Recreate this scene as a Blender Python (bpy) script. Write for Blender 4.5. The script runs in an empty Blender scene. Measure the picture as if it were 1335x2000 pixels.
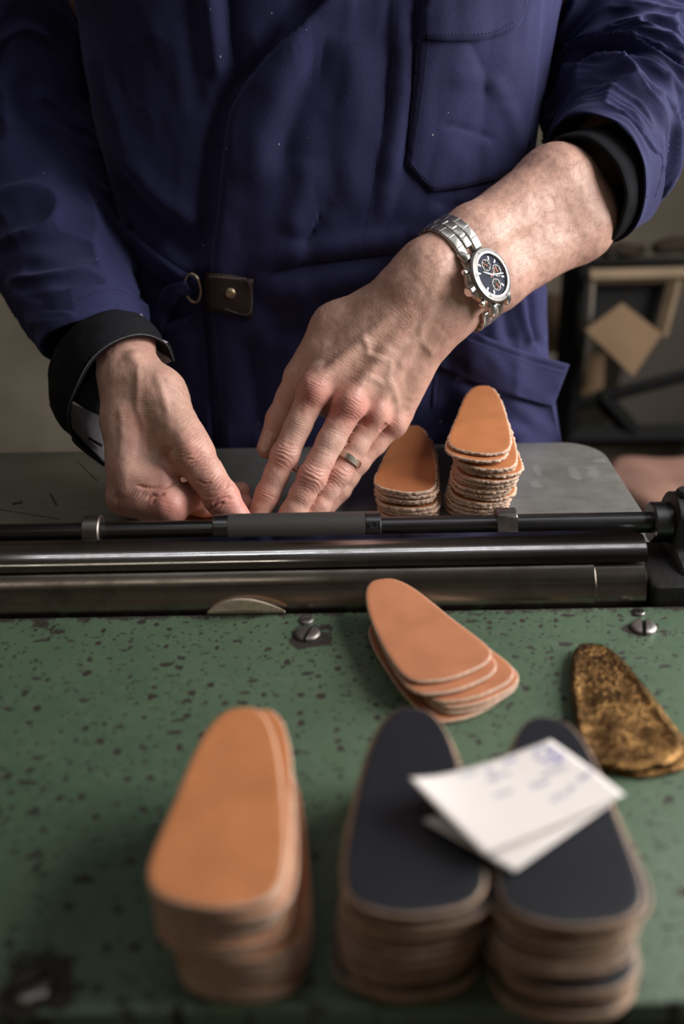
import bpy, bmesh, math, random
import numpy as np
from mathutils import Vector, Matrix
from mathutils.bvhtree import BVHTree

random.seed(7)
RNG = np.random.default_rng(11)
scene = bpy.context.scene
COL = scene.collection

# ------------------------------------------------------------------ camera
W, H = 1335.0, 2000.0
FPX = 1800.0
PITCH = math.radians(27.4)
ROLL = math.radians(1.05)
CAM = np.array([0.0, 0.0, 0.33])
_F = np.array([0.0, math.cos(PITCH), -math.sin(PITCH)])
_R0 = np.array([1.0, 0.0, 0.0])
_U0 = np.array([0.0, math.sin(PITCH), math.cos(PITCH)])
_R = _R0 * math.cos(ROLL) - _U0 * math.sin(ROLL)
_U = _U0 * math.cos(ROLL) + _R0 * math.sin(ROLL)

cam_data = bpy.data.cameras.new('camera')
cam = bpy.data.objects.new('camera', cam_data)
COL.objects.link(cam)
cam_data.sensor_fit = 'VERTICAL'
cam_data.sensor_height = 36.0
cam_data.sensor_width = 24.0
cam_data.lens = FPX / H * 36.0
cam_data.clip_start = 0.01
cam_data.dof.use_dof = True
cam_data.dof.focus_distance = 0.665
cam_data.dof.aperture_fstop = 3.0
cam.matrix_world = Matrix(((_R[0], _U[0], -_F[0], CAM[0]),
                           (_R[1], _U[1], -_F[1], CAM[1]),
                           (_R[2], _U[2], -_F[2], CAM[2]), (0, 0, 0, 1)))
scene.camera = cam

# ------------------------------------------------------------------ world, lights, exposure
world = bpy.data.worlds.new('world')
scene.world = world
world.use_nodes = True
_bg = world.node_tree.nodes['Background']
_bg.inputs[0].default_value = (0.80, 0.86, 1.0, 1)
_bg.inputs[1].default_value = 0.01


def area_light(name, loc, target, sx, sy, power, col):
    d = bpy.data.lights.new(name, 'AREA')
    d.shape = 'RECTANGLE'
    d.size, d.size_y, d.energy, d.color = sx, sy, power, col
    o = bpy.data.objects.new(name, d)
    COL.objects.link(o)
    o.location = loc
    o.rotation_euler = (Vector(target) - Vector(loc)).to_track_quat('-Z', 'Y').to_euler()
    return o


# daylight entering through the window in the right-hand wall, and a ceiling lamp
area_light('window_daylight', (1.14, 0.56, 0.66), (0.0, 0.58, 0.05), 1.0, 0.85, 36, (1.0, 0.97, 0.94))
area_light('ceiling_tube_light', (0.0, 0.36, 1.62), (0.0, 0.36, 0.0), 1.5, 0.02, 1.5, (0.93, 0.96, 1.0))
area_light('ceiling_tube_light', (0.0, 0.52, 1.62), (0.0, 0.52, 0.0), 1.5, 0.02, 1.5, (0.93, 0.96, 1.0))

area_light('ceiling_tube_light', (-0.75, -0.42, 1.62), (-0.75, -0.42, 0.0), 1.2, 0.04, 1.3, (1.0, 0.9, 0.75))

scene.cycles.max_bounces = 8
scene.cycles.diffuse_bounces = 3
scene.cycles.glossy_bounces = 3

scene.view_settings.view_transform = 'Standard'
scene.view_settings.look = 'None'
scene.view_settings.gamma = 1.0
scene.view_settings.use_curve_mapping = False
scene.view_settings.exposure = 0.0


# ------------------------------------------------------------------ helpers
def ray(px, py):
    d = _F + _R * ((px - W / 2) / FPX) - _U * ((py - H / 2) / FPX)
    return d / np.linalg.norm(d)


def P(px, py, Y):
    """world point seen at a photo position, at depth Y into the room"""
    d = ray(px, py)
    return CAM + d * (Y / d[1])


def PZ(px, py, z):
    """world point seen at a photo position, at height z"""
    d = ray(px, py)
    return CAM + d * ((z - CAM[2]) / d[2])


def proj(p):
    q = np.asarray(p) - CAM
    d = q @ _F
    return np.stack([W / 2 + FPX * (q @ _R) / d, H / 2 - FPX * (q @ _U) / d], -1)


def smooth(a, b, x):
    t = np.clip((x - a) / (b - a), 0, 1)
    return t * t * (3 - 2 * t)


def _hash(i, j, k, s):
    n = (i * 374761393 + j * 668265263 + k * 2147483647 + s * 974634777) & 0xffffffff
    n = ((n ^ (n >> 13)) * 1274126177) & 0xffffffff
    n = ((n ^ (n >> 16)) * 2246822519) & 0xffffffff
    return ((n ^ (n >> 15)) & 0xffff) / 32767.5 - 1.0


def vnoise(p, s=0):
    p = np.asarray(p, float)
    i = np.floor(p).astype(np.int64)
    f = p - i
    f = f * f * (3 - 2 * f)
    r = 0
    for a in (0, 1):
        for b in (0, 1):
            for c in (0, 1):
                w = (f[..., 0] if a else 1 - f[..., 0]) * (f[..., 1] if b else 1 - f[..., 1]) * (f[..., 2] if c else 1 - f[..., 2])
                r = r + w * _hash(i[..., 0] + a, i[..., 1] + b, i[..., 2] + c, s)
    return r


def fbm(p, o=3, s=0):
    r, a = 0, 1.0
    p = np.asarray(p, float)
    for k in range(o):
        r = r + a * vnoise(p * 2 ** k, s + k)
        a *= .5
    return r


def spline(pts, n, closed=False):
    """Catmull-Rom through pts"""
    pts = np.asarray(pts, float)
    m = len(pts)
    out = []
    t = np.linspace(0, m if closed else m - 1, n, endpoint=not closed)
    for u in t:
        i = int(math.floor(u))
        if not closed:
            i = min(i, m - 2)
        f = u - i
        if closed:
            a, b, c, d = (pts[(i + k) % m] for k in (-1, 0, 1, 2))
        else:
            b, c = pts[i], pts[i + 1]
            a = pts[i - 1] if i > 0 else 2 * b - c
            d = pts[i + 2] if i + 2 < m else 2 * c - b
        out.append(.5 * (2 * b + (c - a) * f + (2 * a - 5 * b + 4 * c - d) * f * f + (3 * b - a - 3 * c + d) * f ** 3))
    return np.array(out)


def poly_at(pts, n):
    """points at equal arc length along a polyline"""
    pts = np.asarray(pts, float)
    d = np.r_[0, np.cumsum(np.linalg.norm(np.diff(pts, axis=0), axis=1))]
    t = np.linspace(0, d[-1], n)
    return np.stack([np.interp(t, d, pts[:, k]) for k in range(pts.shape[1])], -1)


def poly_dist(q, pts):
    """distance of 2D points q to a polyline, signed offset side and position along (0..1)"""
    pts = np.asarray(pts, float)
    best = np.full(len(q), 1e9)
    side = np.zeros(len(q))
    along = np.zeros(len(q))
    L = np.r_[0, np.cumsum(np.linalg.norm(np.diff(pts, axis=0), axis=1))]
    for i in range(len(pts) - 1):
        a, b = pts[i], pts[i + 1]
        ab = b - a
        l2 = ab @ ab
        t = np.clip(((q - a) @ ab) / l2, 0, 1)
        v = q - a - t[:, None] * ab
        d = np.linalg.norm(v, axis=1)
        m = d < best
        best[m] = d[m]
        side[m] = np.sign(ab[0] * v[m, 1] - ab[1] * v[m, 0])
        along[m] = (L[i] + t[m] * math.sqrt(l2)) / L[-1]
    return best, side, along


def mesh_obj(name, verts, faces, mats, parent=None, smooth_shade=True, mat_idx=None, recalc=False):
    me = bpy.data.meshes.new(name)
    me.from_pydata([tuple(map(float, v)) for v in verts], [], [tuple(map(int, f)) for f in faces])
    if not isinstance(mats, (list, tuple)):
        mats = [mats]
    for m in mats:
        me.materials.append(m)
    if mat_idx is not None:
        me.polygons.foreach_set('material_index', np.asarray(mat_idx, np.int32))
    if recalc:
        bm = bmesh.new(); bm.from_mesh(me)
        bmesh.ops.recalc_face_normals(bm, faces=bm.faces)
        bm.to_mesh(me); bm.free()
    if smooth_shade:
        me.polygons.foreach_set('use_smooth', np.ones(len(me.polygons), bool))
    me.update()
    o = bpy.data.objects.new(name, me)
    COL.objects.link(o)
    if parent is not None:
        o.parent = parent
    return o


def grid_faces(nu, nv, wrap_u=False, wrap_v=False, flip=False):
    f = []
    for i in range(nu if wrap_u else nu - 1):
        for j in range(nv if wrap_v else nv - 1):
            a, b = i * nv + j, i * nv + (j + 1) % nv
            c, d = ((i + 1) % nu) * nv + (j + 1) % nv, ((i + 1) % nu) * nv + j
            f.append((a, d, c, b) if flip else (a, b, c, d))
    return f


def sharp(o, ang=35):
    """flat shading across sharp edges"""
    bm = bmesh.new(); bm.from_mesh(o.data)
    for e in bm.edges:
        if len(e.link_faces) == 2 and e.calc_face_angle(0) > math.radians(ang):
            e.smooth = False
    bm.to_mesh(o.data); bm.free()
    return o


def lathe(name, profile, axis0, axis1, mat, parent=None, seg=48, ang=30):
    """profile: (t along axis in m, radius); closed with caps"""
    a, b = np.asarray(axis0, float), np.asarray(axis1, float)
    d = (b - a) / np.linalg.norm(b - a)
    u = np.cross(d, [0, 0, 1.0]) if abs(d[2]) < .9 else np.cross(d, [1.0, 0, 0])
    u /= np.linalg.norm(u)
    v = np.cross(d, u)
    vs, fs = [], []
    for t, r in profile:
        for k in range(seg):
            th = 2 * math.pi * k / seg
            vs.append(a + d * t + (u * math.cos(th) + v * math.sin(th)) * r)
    n = len(profile)
    fs = grid_faces(n, seg, wrap_v=True)
    fs.append(tuple(range(seg)))
    fs.append(tuple(reversed(range((n - 1) * seg, n * seg))))
    o = mesh_obj(name, vs, fs, mat, parent, recalc=True)
    return sharp(o, ang)


def box(name, lo, hi, mat, parent=None, bevel=0.0, seg=2, rot=None, loc=None):
    bm = bmesh.new()
    lo, hi = np.asarray(lo, float), np.asarray(hi, float)
    bmesh.ops.create_cube(bm, size=1.0)
    for v in bm.verts:
        v.co = Vector([(lo[k] + hi[k]) / 2 + v.co[k] * (hi[k] - lo[k]) for k in range(3)])
    if bevel:
        bmesh.ops.bevel(bm, geom=list(bm.edges), offset=bevel, segments=seg, affect='EDGES', profile=.5)
    me = bpy.data.meshes.new(name)
    bm.to_mesh(me); bm.free()
    me.materials.append(mat)
    me.polygons.foreach_set('use_smooth', np.ones(len(me.polygons), bool))
    o = bpy.data.objects.new(name, me)
    COL.objects.link(o)
    if rot is not None:
        o.matrix_world = Matrix.Translation(Vector(loc)) @ Matrix(rot).to_4x4()
    if parent is not None:
        o.parent = parent
    return sharp(o, 40)


def tube(name, pts, r, mat, parent=None, seg=10, closed=False, flat=None, caps=True):
    """swept tube; r scalar or list; flat = (width factor, direction) squashes"""
    pts = np.asarray(pts, float)
    n = len(pts)
    r = np.full(n, r) if np.isscalar(r) else np.asarray(r, float)
    if closed:
        tan = np.roll(pts, -1, 0) - np.roll(pts, 1, 0)
    else:
        tan = np.gradient(pts, axis=0)
    tan /= np.linalg.norm(tan, axis=1)[:, None]
    up = np.array([0, 0, 1.0]) if abs(tan[0][2]) < .9 else np.array([1.0, 0, 0])
    vs = []
    for i in range(n):
        u = up - tan[i] * (up @ tan[i])
        u /= np.linalg.norm(u)
        up = u
        v = np.cross(tan[i], u)
        for k in range(seg):
            a = 2 * math.pi * k / seg
            vs.append(pts[i] + (u * math.cos(a) + v * math.sin(a)) * r[i])
    fs = grid_faces(n, seg, wrap_u=closed, wrap_v=True)
    if not closed and caps:
        fs.append(tuple(range(seg)))
        fs.append(tuple(reversed(range((n - 1) * seg, n * seg))))
    return mesh_obj(name, vs, fs, mat, parent, recalc=True)


def thing(name, label, cat, loc=(0, 0, 0), group=None):
    o = bpy.data.objects.new(name, None)
    COL.objects.link(o)
    o.location = loc
    o['label'], o['category'] = label, cat
    if group:
        o['group'] = group
    return o


def tag(o, label, cat, group=None):
    o['label'], o['category'] = label, cat
    if group:
        o['group'] = group
    return o


def struct(o):
    o['kind'] = 'structure'
    return o


def bvh_of(o):
    me = o.data
    return BVHTree.FromPolygons([v.co[:] for v in me.vertices], [p.vertices[:] for p in me.polygons])


# ------------------------------------------------------------------ materials
class NT:
    def __init__(self, name):
        self.m = bpy.data.materials.new(name)
        self.m.use_nodes = True
        self.t = self.m.node_tree
        self.b = self.t.nodes['Principled BSDF']
        self.co = None

    def n(self, typ, **kw):
        x = self.t.nodes.new(typ)
        for k, v in kw.items():
            if k.startswith('_'):
                setattr(x, k[1:], v)
            else:
                i = x.inputs[int(k[1:]) if k[0] == 'i' and k[1:].isdigit() else k]
                self.set(i, v)
        return x

    def set(self, i, v):
        if isinstance(v, bpy.types.NodeSocket):
            self.t.links.new(v, i)
        elif isinstance(v, bpy.types.Node):
            self.t.links.new(v.outputs[0], i)
        else:
            if hasattr(i.default_value, '__len__') and hasattr(v, '__len__') and len(i.default_value) == 4 and len(v) == 3:
                v = (*v, 1)
            i.default_value = v

    def p(self, **kw):
        for k, v in kw.items():
            self.set(self.b.inputs[k.replace('_', ' ')], v)
        return self

    def coord(self, scale=(1, 1, 1), rot=(0, 0, 0), loc=(0, 0, 0), gen='Object'):
        if self.co is None:
            self.co = self.n('ShaderNodeTexCoord')
        return self.n('ShaderNodeMapping', Vector=self.co.outputs[gen], Scale=scale, Rotation=rot, Location=loc).outputs[0]

    def noise(self, scale, vec=None, detail=3, rough=.5, dist=0):
        return self.n('ShaderNodeTexNoise', Vector=vec if vec is not None else self.coord(), Scale=scale, Detail=detail,
                      Roughness=rough, Distortion=dist)

    def ramp(self, fac, *stops):
        r = self.n('ShaderNodeValToRGB', Fac=fac)
        e = r.color_ramp.elements
        while len(e) < len(stops):
            e.new(.5)
        for x, (p, c) in zip(e, stops):
            x.position = p
            x.color = (c, c, c, 1) if np.isscalar(c) else (*c, 1)
        return r.outputs[0]

    def mix(self, fac, a, b, mode='MIX'):
        x = self.n('ShaderNodeMix', _data_type='RGBA', _blend_type=mode)
        self.set(x.inputs[0], fac); self.set(x.inputs[6], a); self.set(x.inputs[7], b)
        return x.outputs[2]

    def math(self, op, a, b=0.0, c=0.0, clamp=False):
        x = self.n('ShaderNodeMath', _operation=op, _use_clamp=clamp)
        self.set(x.inputs[0], a); self.set(x.inputs[1], b); self.set(x.inputs[2], c)
        return x.outputs[0]

    def bump(self, h, strength=.3, dist=.001, normal=None):
        x = self.n('ShaderNodeBump', Height=h, Strength=strength, Distance=dist)
        if normal is not None:
            self.set(x.inputs['Normal'], normal)
        self.set(self.b.inputs['Normal'], x.outputs[0])
        return x.outputs[0]


def simple(name, col, rough=.5, metal=0.0, spec=.5, var=0.0, vscale=60, bump=0.0, bscale=400):
    t = NT(name)
    if var:
        n = t.noise(vscale, detail=4)
        t.p(Base_Color=t.mix(t.ramp(n.outputs[0], (.3, 0), (.7, 1)), tuple(c * (1 - var) for c in col), tuple(min(1, c * (1 + var)) for c in col)))
    else:
        t.p(Base_Color=col)
    t.p(Roughness=rough, Metallic=metal, Specular_IOR_Level=spec)
    if bump:
        t.bump(t.noise(bscale, detail=2).outputs[0], bump, .0006)
    return t.m


def mat_leather(name, col, rough=.5, var=.12, spec=.4):
    t = NT(name)
    n = t.noise(38, detail=3)
    n2 = t.noise(1500, detail=2)
    c = t.mix(t.ramp(n.outputs[0], (.3, 0), (.72, 1)), tuple(x * (1 - var) for x in col), tuple(min(1, x * (1 + var)) for x in col))
    c = t.mix(t.math('MULTIPLY', n2.outputs[0], .18), c, tuple(x * .55 for x in col))
    t.p(Base_Color=c, Roughness=rough, Specular_IOR_Level=spec)
    v = t.n('ShaderNodeTexVoronoi', Vector=t.coord(), Scale=1100.0)
    t.bump(v.outputs[0], .18, .0004)
    return t.m


def mat_edge(name, col):
    t = NT(name)
    n = t.noise(420, vec=t.coord(scale=(1, 1, 2.2)), detail=4)
    big = t.noise(30, detail=2)
    c = t.mix(t.ramp(n.outputs[0], (.35, 0), (.7, 1)), tuple(x * .55 for x in col), col)
    c = t.mix(t.ramp(big.outputs[0], (.45, 0), (.75, .5)), c, tuple(x * .45 for x in col))
    t.p(Base_Color=c, Roughness=.9, Specular_IOR_Level=.15)
    t.bump(n.outputs[0], .6, .001)
    return t.m


M = {}
M['tan'] = mat_leather('tan_leather', (.50, .19, .075), .48)
M['tan_pink'] = mat_leather('rosy_tan_leather', (.47, .185, .092), .5)
M['tan_dark'] = mat_leather('brown_tan_leather', (.36, .13, .05), .48)
M['black'] = mat_leather('black_leather', (.010, .0115, .017), .42, .15, .5)
M['edge'] = mat_edge('raw_leather_edge', (.76, .54, .41))
M['edge_black'] = mat_edge('raw_edge_of_black_leather', (.55, .38, .27))
M['suede'] = simple('leather_flesh_side', (.66, .53, .42), .95, 0, .1, .15, 300, .4, 900)


def mat_gold():
    t = NT('gold_glitter_foil')
    v = t.n('ShaderNodeTexVoronoi', Vector=t.coord(), Scale=3200.0)
    n = t.noise(60, detail=4)
    c = t.mix(t.ramp(n.outputs[0], (.35, 0), (.7, 1)), (.055, .028, .010), (.26, .145, .055))
    t.p(Base_Color=c, Metallic=1.0, Roughness=.22)
    bmp = t.n('ShaderNodeBump', Height=t.noise(330, detail=2).outputs[0], Strength=.55, Distance=.0012)
    d = t.n('ShaderNodeVectorMath', _operation='SUBTRACT'); t.set(d.inputs[0], v.outputs['Color']); d.inputs[1].default_value = (.5, .5, .5)
    sc = t.n('ShaderNodeVectorMath', _operation='SCALE'); t.set(sc.inputs[0], d.outputs[0]); sc.inputs['Scale'].default_value = .95
    ad_ = t.n('ShaderNodeVectorMath', _operation='ADD'); t.set(ad_.inputs[0], bmp.outputs[0]); t.set(ad_.inputs[1], sc.outputs[0])
    nm = t.n('ShaderNodeVectorMath', _operation='NORMALIZE'); t.set(nm.inputs[0], ad_.outputs[0])
    t.set(t.b.inputs['Normal'], nm.outputs[0])
    return t.m


M['gold'] = mat_gold()


def mat_steel(name, base, rough, streak=(3, 260, 260), rust=0.0, metal=1.0):
    t = NT(name)
    n = t.noise(1.0, vec=t.coord(scale=streak), detail=5, rough=.6)
    big = t.noise(16, detail=5, rough=.65)
    c = t.mix(n.outputs[0], tuple(x * .6 for x in base), tuple(min(1, x * 1.35) for x in base))
    if rust:
        c = t.mix(t.ramp(big.outputs[0], (.5, 0), (.72, rust)), c, (.055, .035, .024))
    t.p(Base_Color=c, Metallic=metal)
    r = t.math('ADD', t.math('MULTIPLY', n.outputs[0], .12), t.math('MULTIPLY_ADD', big.outputs[0], .25, rough - .15), clamp=True)
    t.p(Roughness=r)
    t.bump(n.outputs[0], .08, .0005)
    return t.m


M['roller'] = mat_steel('worn_roller_steel', (.27, .245, .22), .19, rust=.8)
M['guard'] = mat_steel('polished_guard_steel', (.36, .35, .345), .08, rust=.5)
M['rod'] = mat_steel('blackened_rod_steel', (.10, .10, .105), .28)
M['collar'] = mat_steel('collar_steel', (.19, .175, .165), .34, streak=(90, 90, 90), rust=.3)
M['screw'] = mat_steel('screw_steel', (.36, .33, .31), .42, streak=(200, 200, 200), rust=.4)
M['cast'] = simple('black_cast_iron', (.012, .011, .011), .6, .2, .4, .4, 50, .4, 300)
M['dark'] = simple('dark_gap', (.006, .006, .006), .9)
M['chrome'] = mat_steel('watch_steel', (.70, .68, .65), .2, streak=(60, 60, 60))
M['chrome_sat'] = mat_steel('brushed_watch_steel', (.56, .545, .52), .32, streak=(900, 60, 60))
M['ring'] = mat_steel('brushed_ring_gold', (.62, .55, .46), .28, streak=(300, 300, 300))
M['paper'] = simple('off_white_paper', (.76, .71, .68), .85, 0, .2, .04, 30)
M['ink'] = simple('blue_ink', (.20, .20, .48), .8)
M['ink_grey'] = simple('grey_blue_ink', (.38, .38, .48), .8)


def mat_knurl():
    t = NT('knurled_black_grip')
    t.p(Base_Color=(.060, .057, .055), Roughness=.55, Metallic=.35, Specular_IOR_Level=.5)
    return t.m


M['knurl'] = mat_knurl()


# ================================================================== the room
FLOOR = -0.95


def mat_wall(name, a, b, scale):
    t = NT(name)
    n = t.noise(scale, detail=5, rough=.6)
    t.p(Base_Color=t.mix(t.ramp(n.outputs[0], (.35, 0), (.7, 1)), a, b), Roughness=.9, Specular_IOR_Level=.2)
    t.bump(t.noise(60).outputs[0], .2, .004)
    return t.m


M['wall'] = mat_wall('stained_beige_plaster', (.21, .18, .14), (.36, .315, .25), 3.2)
M['wall_r'] = mat_wall('grey_brown_plaster', (.20, .17, .14), (.27, .235, .195), 2.0)
M['floor'] = mat_wall('dusty_concrete', (.10, .092, .08), (.17, .155, .135), 4.0)
M['trimw'] = simple('grey_window_paint', (.30, .29, .27), .6)

struct(box('floor', (-2.2, -1.2, FLOOR - .1), (1.26, 2.5, FLOOR), M['floor']))
struct(box('wall_back', (-2.2, 2.4, FLOOR), (1.26, 2.5, 1.75), M['wall']))
struct(box('wall_left', (-2.3, -1.2, FLOOR), (-2.2, 2.5, 1.75), M['wall']))
struct(box('ceiling', (-2.3, -1.2, 1.75), (1.26, 2.5, 1.85), M['wall_r']))
struct(box('wall_front', (-2.3, -1.3, FLOOR), (1.26, -1.2, 1.85), M['wall_r']))


# right wall with a window opening
def wall_right():
    x0, x1 = 1.16, 1.26
    y0, y1, z0, z1 = -.02, 1.16, .15, 1.18
    vs, fs = [], []

    def bx(lo, hi):
        k = len(vs)
        for a in (0, 1):
            for b in (0, 1):
                for c in (0, 1):
                    vs.append([(lo, hi)[a][0], (lo, hi)[b][1], (lo, hi)[c][2]])
        for f in ((0, 1, 3, 2), (4, 6, 7, 5), (0, 4, 5, 1), (2, 3, 7, 6), (0, 2, 6, 4), (1, 5, 7, 3)):
            fs.append(tuple(k + i for i in f))
    bx((x0, -1.2, FLOOR), (x1, 2.5, z0))
    bx((x0, -1.2, z1), (x1, 2.5, 1.85))
    bx((x0, -1.2, z0), (x1, y0, z1))
    bx((x0, y1, z0), (x1, 2.5, z1))
    struct(mesh_obj('wall_right', vs, fs, M['wall_r'], smooth_shade=False))
    w = bpy.data.objects.new('window_1', None)
    COL.objects.link(w); w.location = (x0, (y0 + y1) / 2, z0)
    struct(w)
    e = Vector(w.location)
    for nm, lo, hi in (('window_frame', (x0, y0, z0), (x1, y0 + .05, z1)), ('window_frame', (x0, y1 - .05, z0), (x1, y1, z1)),
                       ('window_frame', (x0, y0, z0), (x1, y1, z0 + .05)), ('window_frame', (x0, y0, z1 - .05), (x1, y1, z1)),
                       ):
        o = box(nm, np.array(lo) - e, np.array(hi) - e, M['trimw'], w, .006)


wall_right()

# ================================================================== background things behind the man
M['rackm'] = simple('black_painted_steel', (.006, .006, .006), .7, 0, .15)
M['wood'] = simple('pale_wood', (.20, .145, .09), .7, 0, .3, .2, 12)
M['card'] = simple('brown_cardboard', (.155, .10, .058), .85, 0, .2, .1, 8)
M['card2'] = simple('dull_brown_board', (.16, .105, .065), .85, 0, .2, .15, 8)
M['hide'] = simple('pink_brown_hide', (.27, .15, .115), .7, 0, .3, .2, 18, .5, 60)
M['bundle'] = simple('dark_brown_cloth', (.030, .021, .016), .9, 0, .1, .3, 30)
M['sheetg'] = simple('dull_grey_sheet', (.15, .13, .11), .8, 0, .3, .15, 5)


def bar(name, pts, r, mat, parent, seg=4):
    """square bar through points, in the frame of the parent"""
    e = np.array(parent.location) if parent is not None else 0
    return sharp(tube(name, np.asarray(pts) - e, r, mat, parent, seg=seg), 30)


rk = thing('metal_rack', 'black metal rack with braces standing by the wall behind the man', 'rack', tuple(P(1130, 860, 1.62) * [1, 1, 0] + [0, 0, FLOOR]))
YR = 1.62
top = P(1130, 470, YR)
bot = P(1130, 860, YR)
bar('post', [top, [bot[0] - .012, YR, FLOOR]], .026, M['rackm'], rk)
bar('post', [top + [.62, 0, 0], [bot[0] + .62, YR, FLOOR]], .026, M['rackm'], rk)
bar('rail', [P(1095, 513, YR), P(1500, 513, YR)], .010, M['rackm'], rk)
bar('rail', [P(1095, 852, YR), P(1520, 846, YR)], .022, M['rackm'], rk)
bar('brace', [P(1075, 806, YR + .01), P(1180, 775, YR), P(1500, 690, YR)], .013, M['rackm'], rk)
bar('brace', [P(1168, 770, YR), P(1240, 850, YR)], .018, M['rackm'], rk)
# things lying on the rack
for k, (x0, x1, y, r, lab) in enumerate(((1165, 1262, 488, .0105, 'dark bundle lying on the top rail of the black rack'),
                                         (1272, 1420, 480, .0112, 'longer dark roll lying on the rack at the right edge'))):
    pts = spline([P(x0, y + 6, YR), P((x0 * 2 + x1) / 3, y - 2, YR), P((x0 + 2 * x1) / 3, y + 1, YR), P(x1, y, YR)], 14)
    rr = r * (1 + .35 * vnoise(np.c_[np.arange(14) * .7, np.zeros(14), np.full(14, k)]))
    rr[0] *= .5; rr[-1] *= .5
    tag(tube('leather_roll' if k else 'cloth_bundle', pts, rr, M['bundle'], seg=10), lab, 'bundle')

# pale wooden frame hanging below the rail
wf = thing('wooden_frame', 'pale wooden box frame hanging under the rail of the rack', 'frame', tuple(P(1150, 640, YR - .05)))
YW = YR - .05
bar('frame_rail', [P(1150, 541, YW), P(1345, 536, YW)], .013, M['wood'], wf)
bar('frame_rail', [P(1153, 545, YW), P(1146, 650, YW)], .008, M['sheetg'], wf)
bar('frame_rail', [P(1318, 545, YW), P(1290, 655, YW)], .012, M['wood'], wf)
q = [P(1155, 556, YW + .03), P(1305, 550, YW + .03), P(1290, 655, YW + .03), P(1155, 655, YW + .03)]
e = np.array(wf.location)
mesh_obj('back_panel', [p - e for p in q] + [p - e + [0, .01, 0] for p in q],
         [(0, 1, 2, 3), (7, 6, 5, 4), (0, 4, 5, 1), (1, 5, 6, 2), (2, 6, 7, 3), (3, 7, 4, 0)], M['dark'], wf, False)


def sheet(name, px, Y, mat, label, cat, bulge=.01, th=.006, n=8):
    """bent board with thickness; px = four photo corners, Y their depths"""
    c = [P(x, y, d) for (x, y), d in zip(px, Y)]
    vs = []
    for off in (0, th):
        for i in range(n):
            for j in range(n):
                s, t = i / (n - 1), j / (n - 1)
                p = c[0] * (1 - s) * (1 - t) + c[1] * s * (1 - t) + c[2] * s * t + c[3] * (1 - s) * t
                vs.append(p + [0, off - bulge * math.sin(math.pi * s) * math.sin(math.pi * t) * 1.0, 0])
    fs = grid_faces(n, n) + [tuple(x + n * n for x in f) for f in grid_faces(n, n, flip=True)]
    rim = [i * n for i in range(n)] + [(n - 1) * n + j for j in range(1, n)] + [i * n + n - 1 for i in range(n - 2, -1, -1)] + [j for j in range(n - 2, 0, -1)]
    for a, b in zip(rim, rim[1:] + rim[:1]):
        fs.append((a, b, b + n * n, a + n * n))
    o = mesh_obj(name, vs, fs, mat, None, recalc=True)
    sharp(o, 50)
    return tag(o, label, cat)


sheet('cardboard_sheet', [(1143, 645), (1215, 592), (1292, 652), (1236, 735)], [1.50, 1.54, 1.52, 1.47], M['card'],
      'tilted square of brown cardboard in front of the black rack', 'cardboard')
sheet('wood_strip', [(1128, 800), (1152, 690), (1182, 690), (1176, 790)], [1.66, 1.68, 1.68, 1.66], M['card'],
      'narrow brown board leaning behind the rack post', 'board')
sheet('wall_board', [(1060, 570), (1112, 580), (1108, 690), (1062, 690)], [1.72, 1.72, 1.72, 1.72], M['card2'],
      'dark brown board seen between the coat and the rack post', 'board')
sheet('grey_panel', [(1180, 860), (1255, 560), (1420, 540), (1420, 860)], [2.2, 2.2, 2.2, 2.2], M['sheetg'],
      'large dull grey sheet leaning on the wall behind the rack', 'panel')


# hide lying on a low bench behind the machine on the right
def hide():
    yb = 1.12
    z0 = PZ(1270, 985, -.20)[2]
    b = thing('low_bench', 'low dark wooden bench under the pink hide', 'bench', (.62, yb, FLOOR))
    box('bench_top', (-.27, -.16, .63), (.5, .2, .665), M['card2'], b, .004)
    for x in (-.24, .46):
        for y in (-.13, .17):
            box('leg', (x - .025, y - .025, 0), (x + .025, y + .025, .63), M['card2'], b, .003)
    n, m = 40, 26
    zt = FLOOR + .666
    vs = []
    for off in (.012, 0):
        for i in range(n):
            for j in range(m):
                s, t = i / (n - 1), j / (m - 1)
                x = .40 + .62 * s + .02 * math.sin(7 * t)
                y = yb - .14 + .30 * t + .02 * math.sin(9 * s)
                z = zt + off + .012 * float(1 + vnoise(np.array([x * 14, y * 14, 3.0])))
                z += .02 * math.sin(math.pi * t)
                vs.append((x, y, z if off else zt + .001))
    fs = grid_faces(n, m, flip=True) + [tuple(x + n * m for x in f) for f in grid_faces(n, m)]
    rim = [i * m for i in range(n)] + [(n - 1) * m + j for j in range(1, m)] + [i * m + m - 1 for i in range(n - 2, -1, -1)] + [j for j in range(m - 2, 0, -1)]
    for a, c in zip(rim, rim[1:] + rim[:1]):
        fs.append((a, c, c + n * m, a + n * m))
    tag(mesh_obj('leather_hide', vs, fs, M['hide'], recalc=True), 'crumpled pinkish brown hide on the low bench behind the machine', 'hide')


hide()

# ================================================================== the machine
mc = thing('leather_machine', 'green leather splitting machine with steel roller, rod and grey rear table', 'machine', (0, .5, -.5))
MO = np.array([0, .5, -.5])

SCREWS = [PZ(601, 1240, 0), PZ(1256, 1227, 0), PZ(62, 1932, 0)]
SMALL = [PZ(598, 1213, 0), PZ(1246, 1197, 0)]


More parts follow.
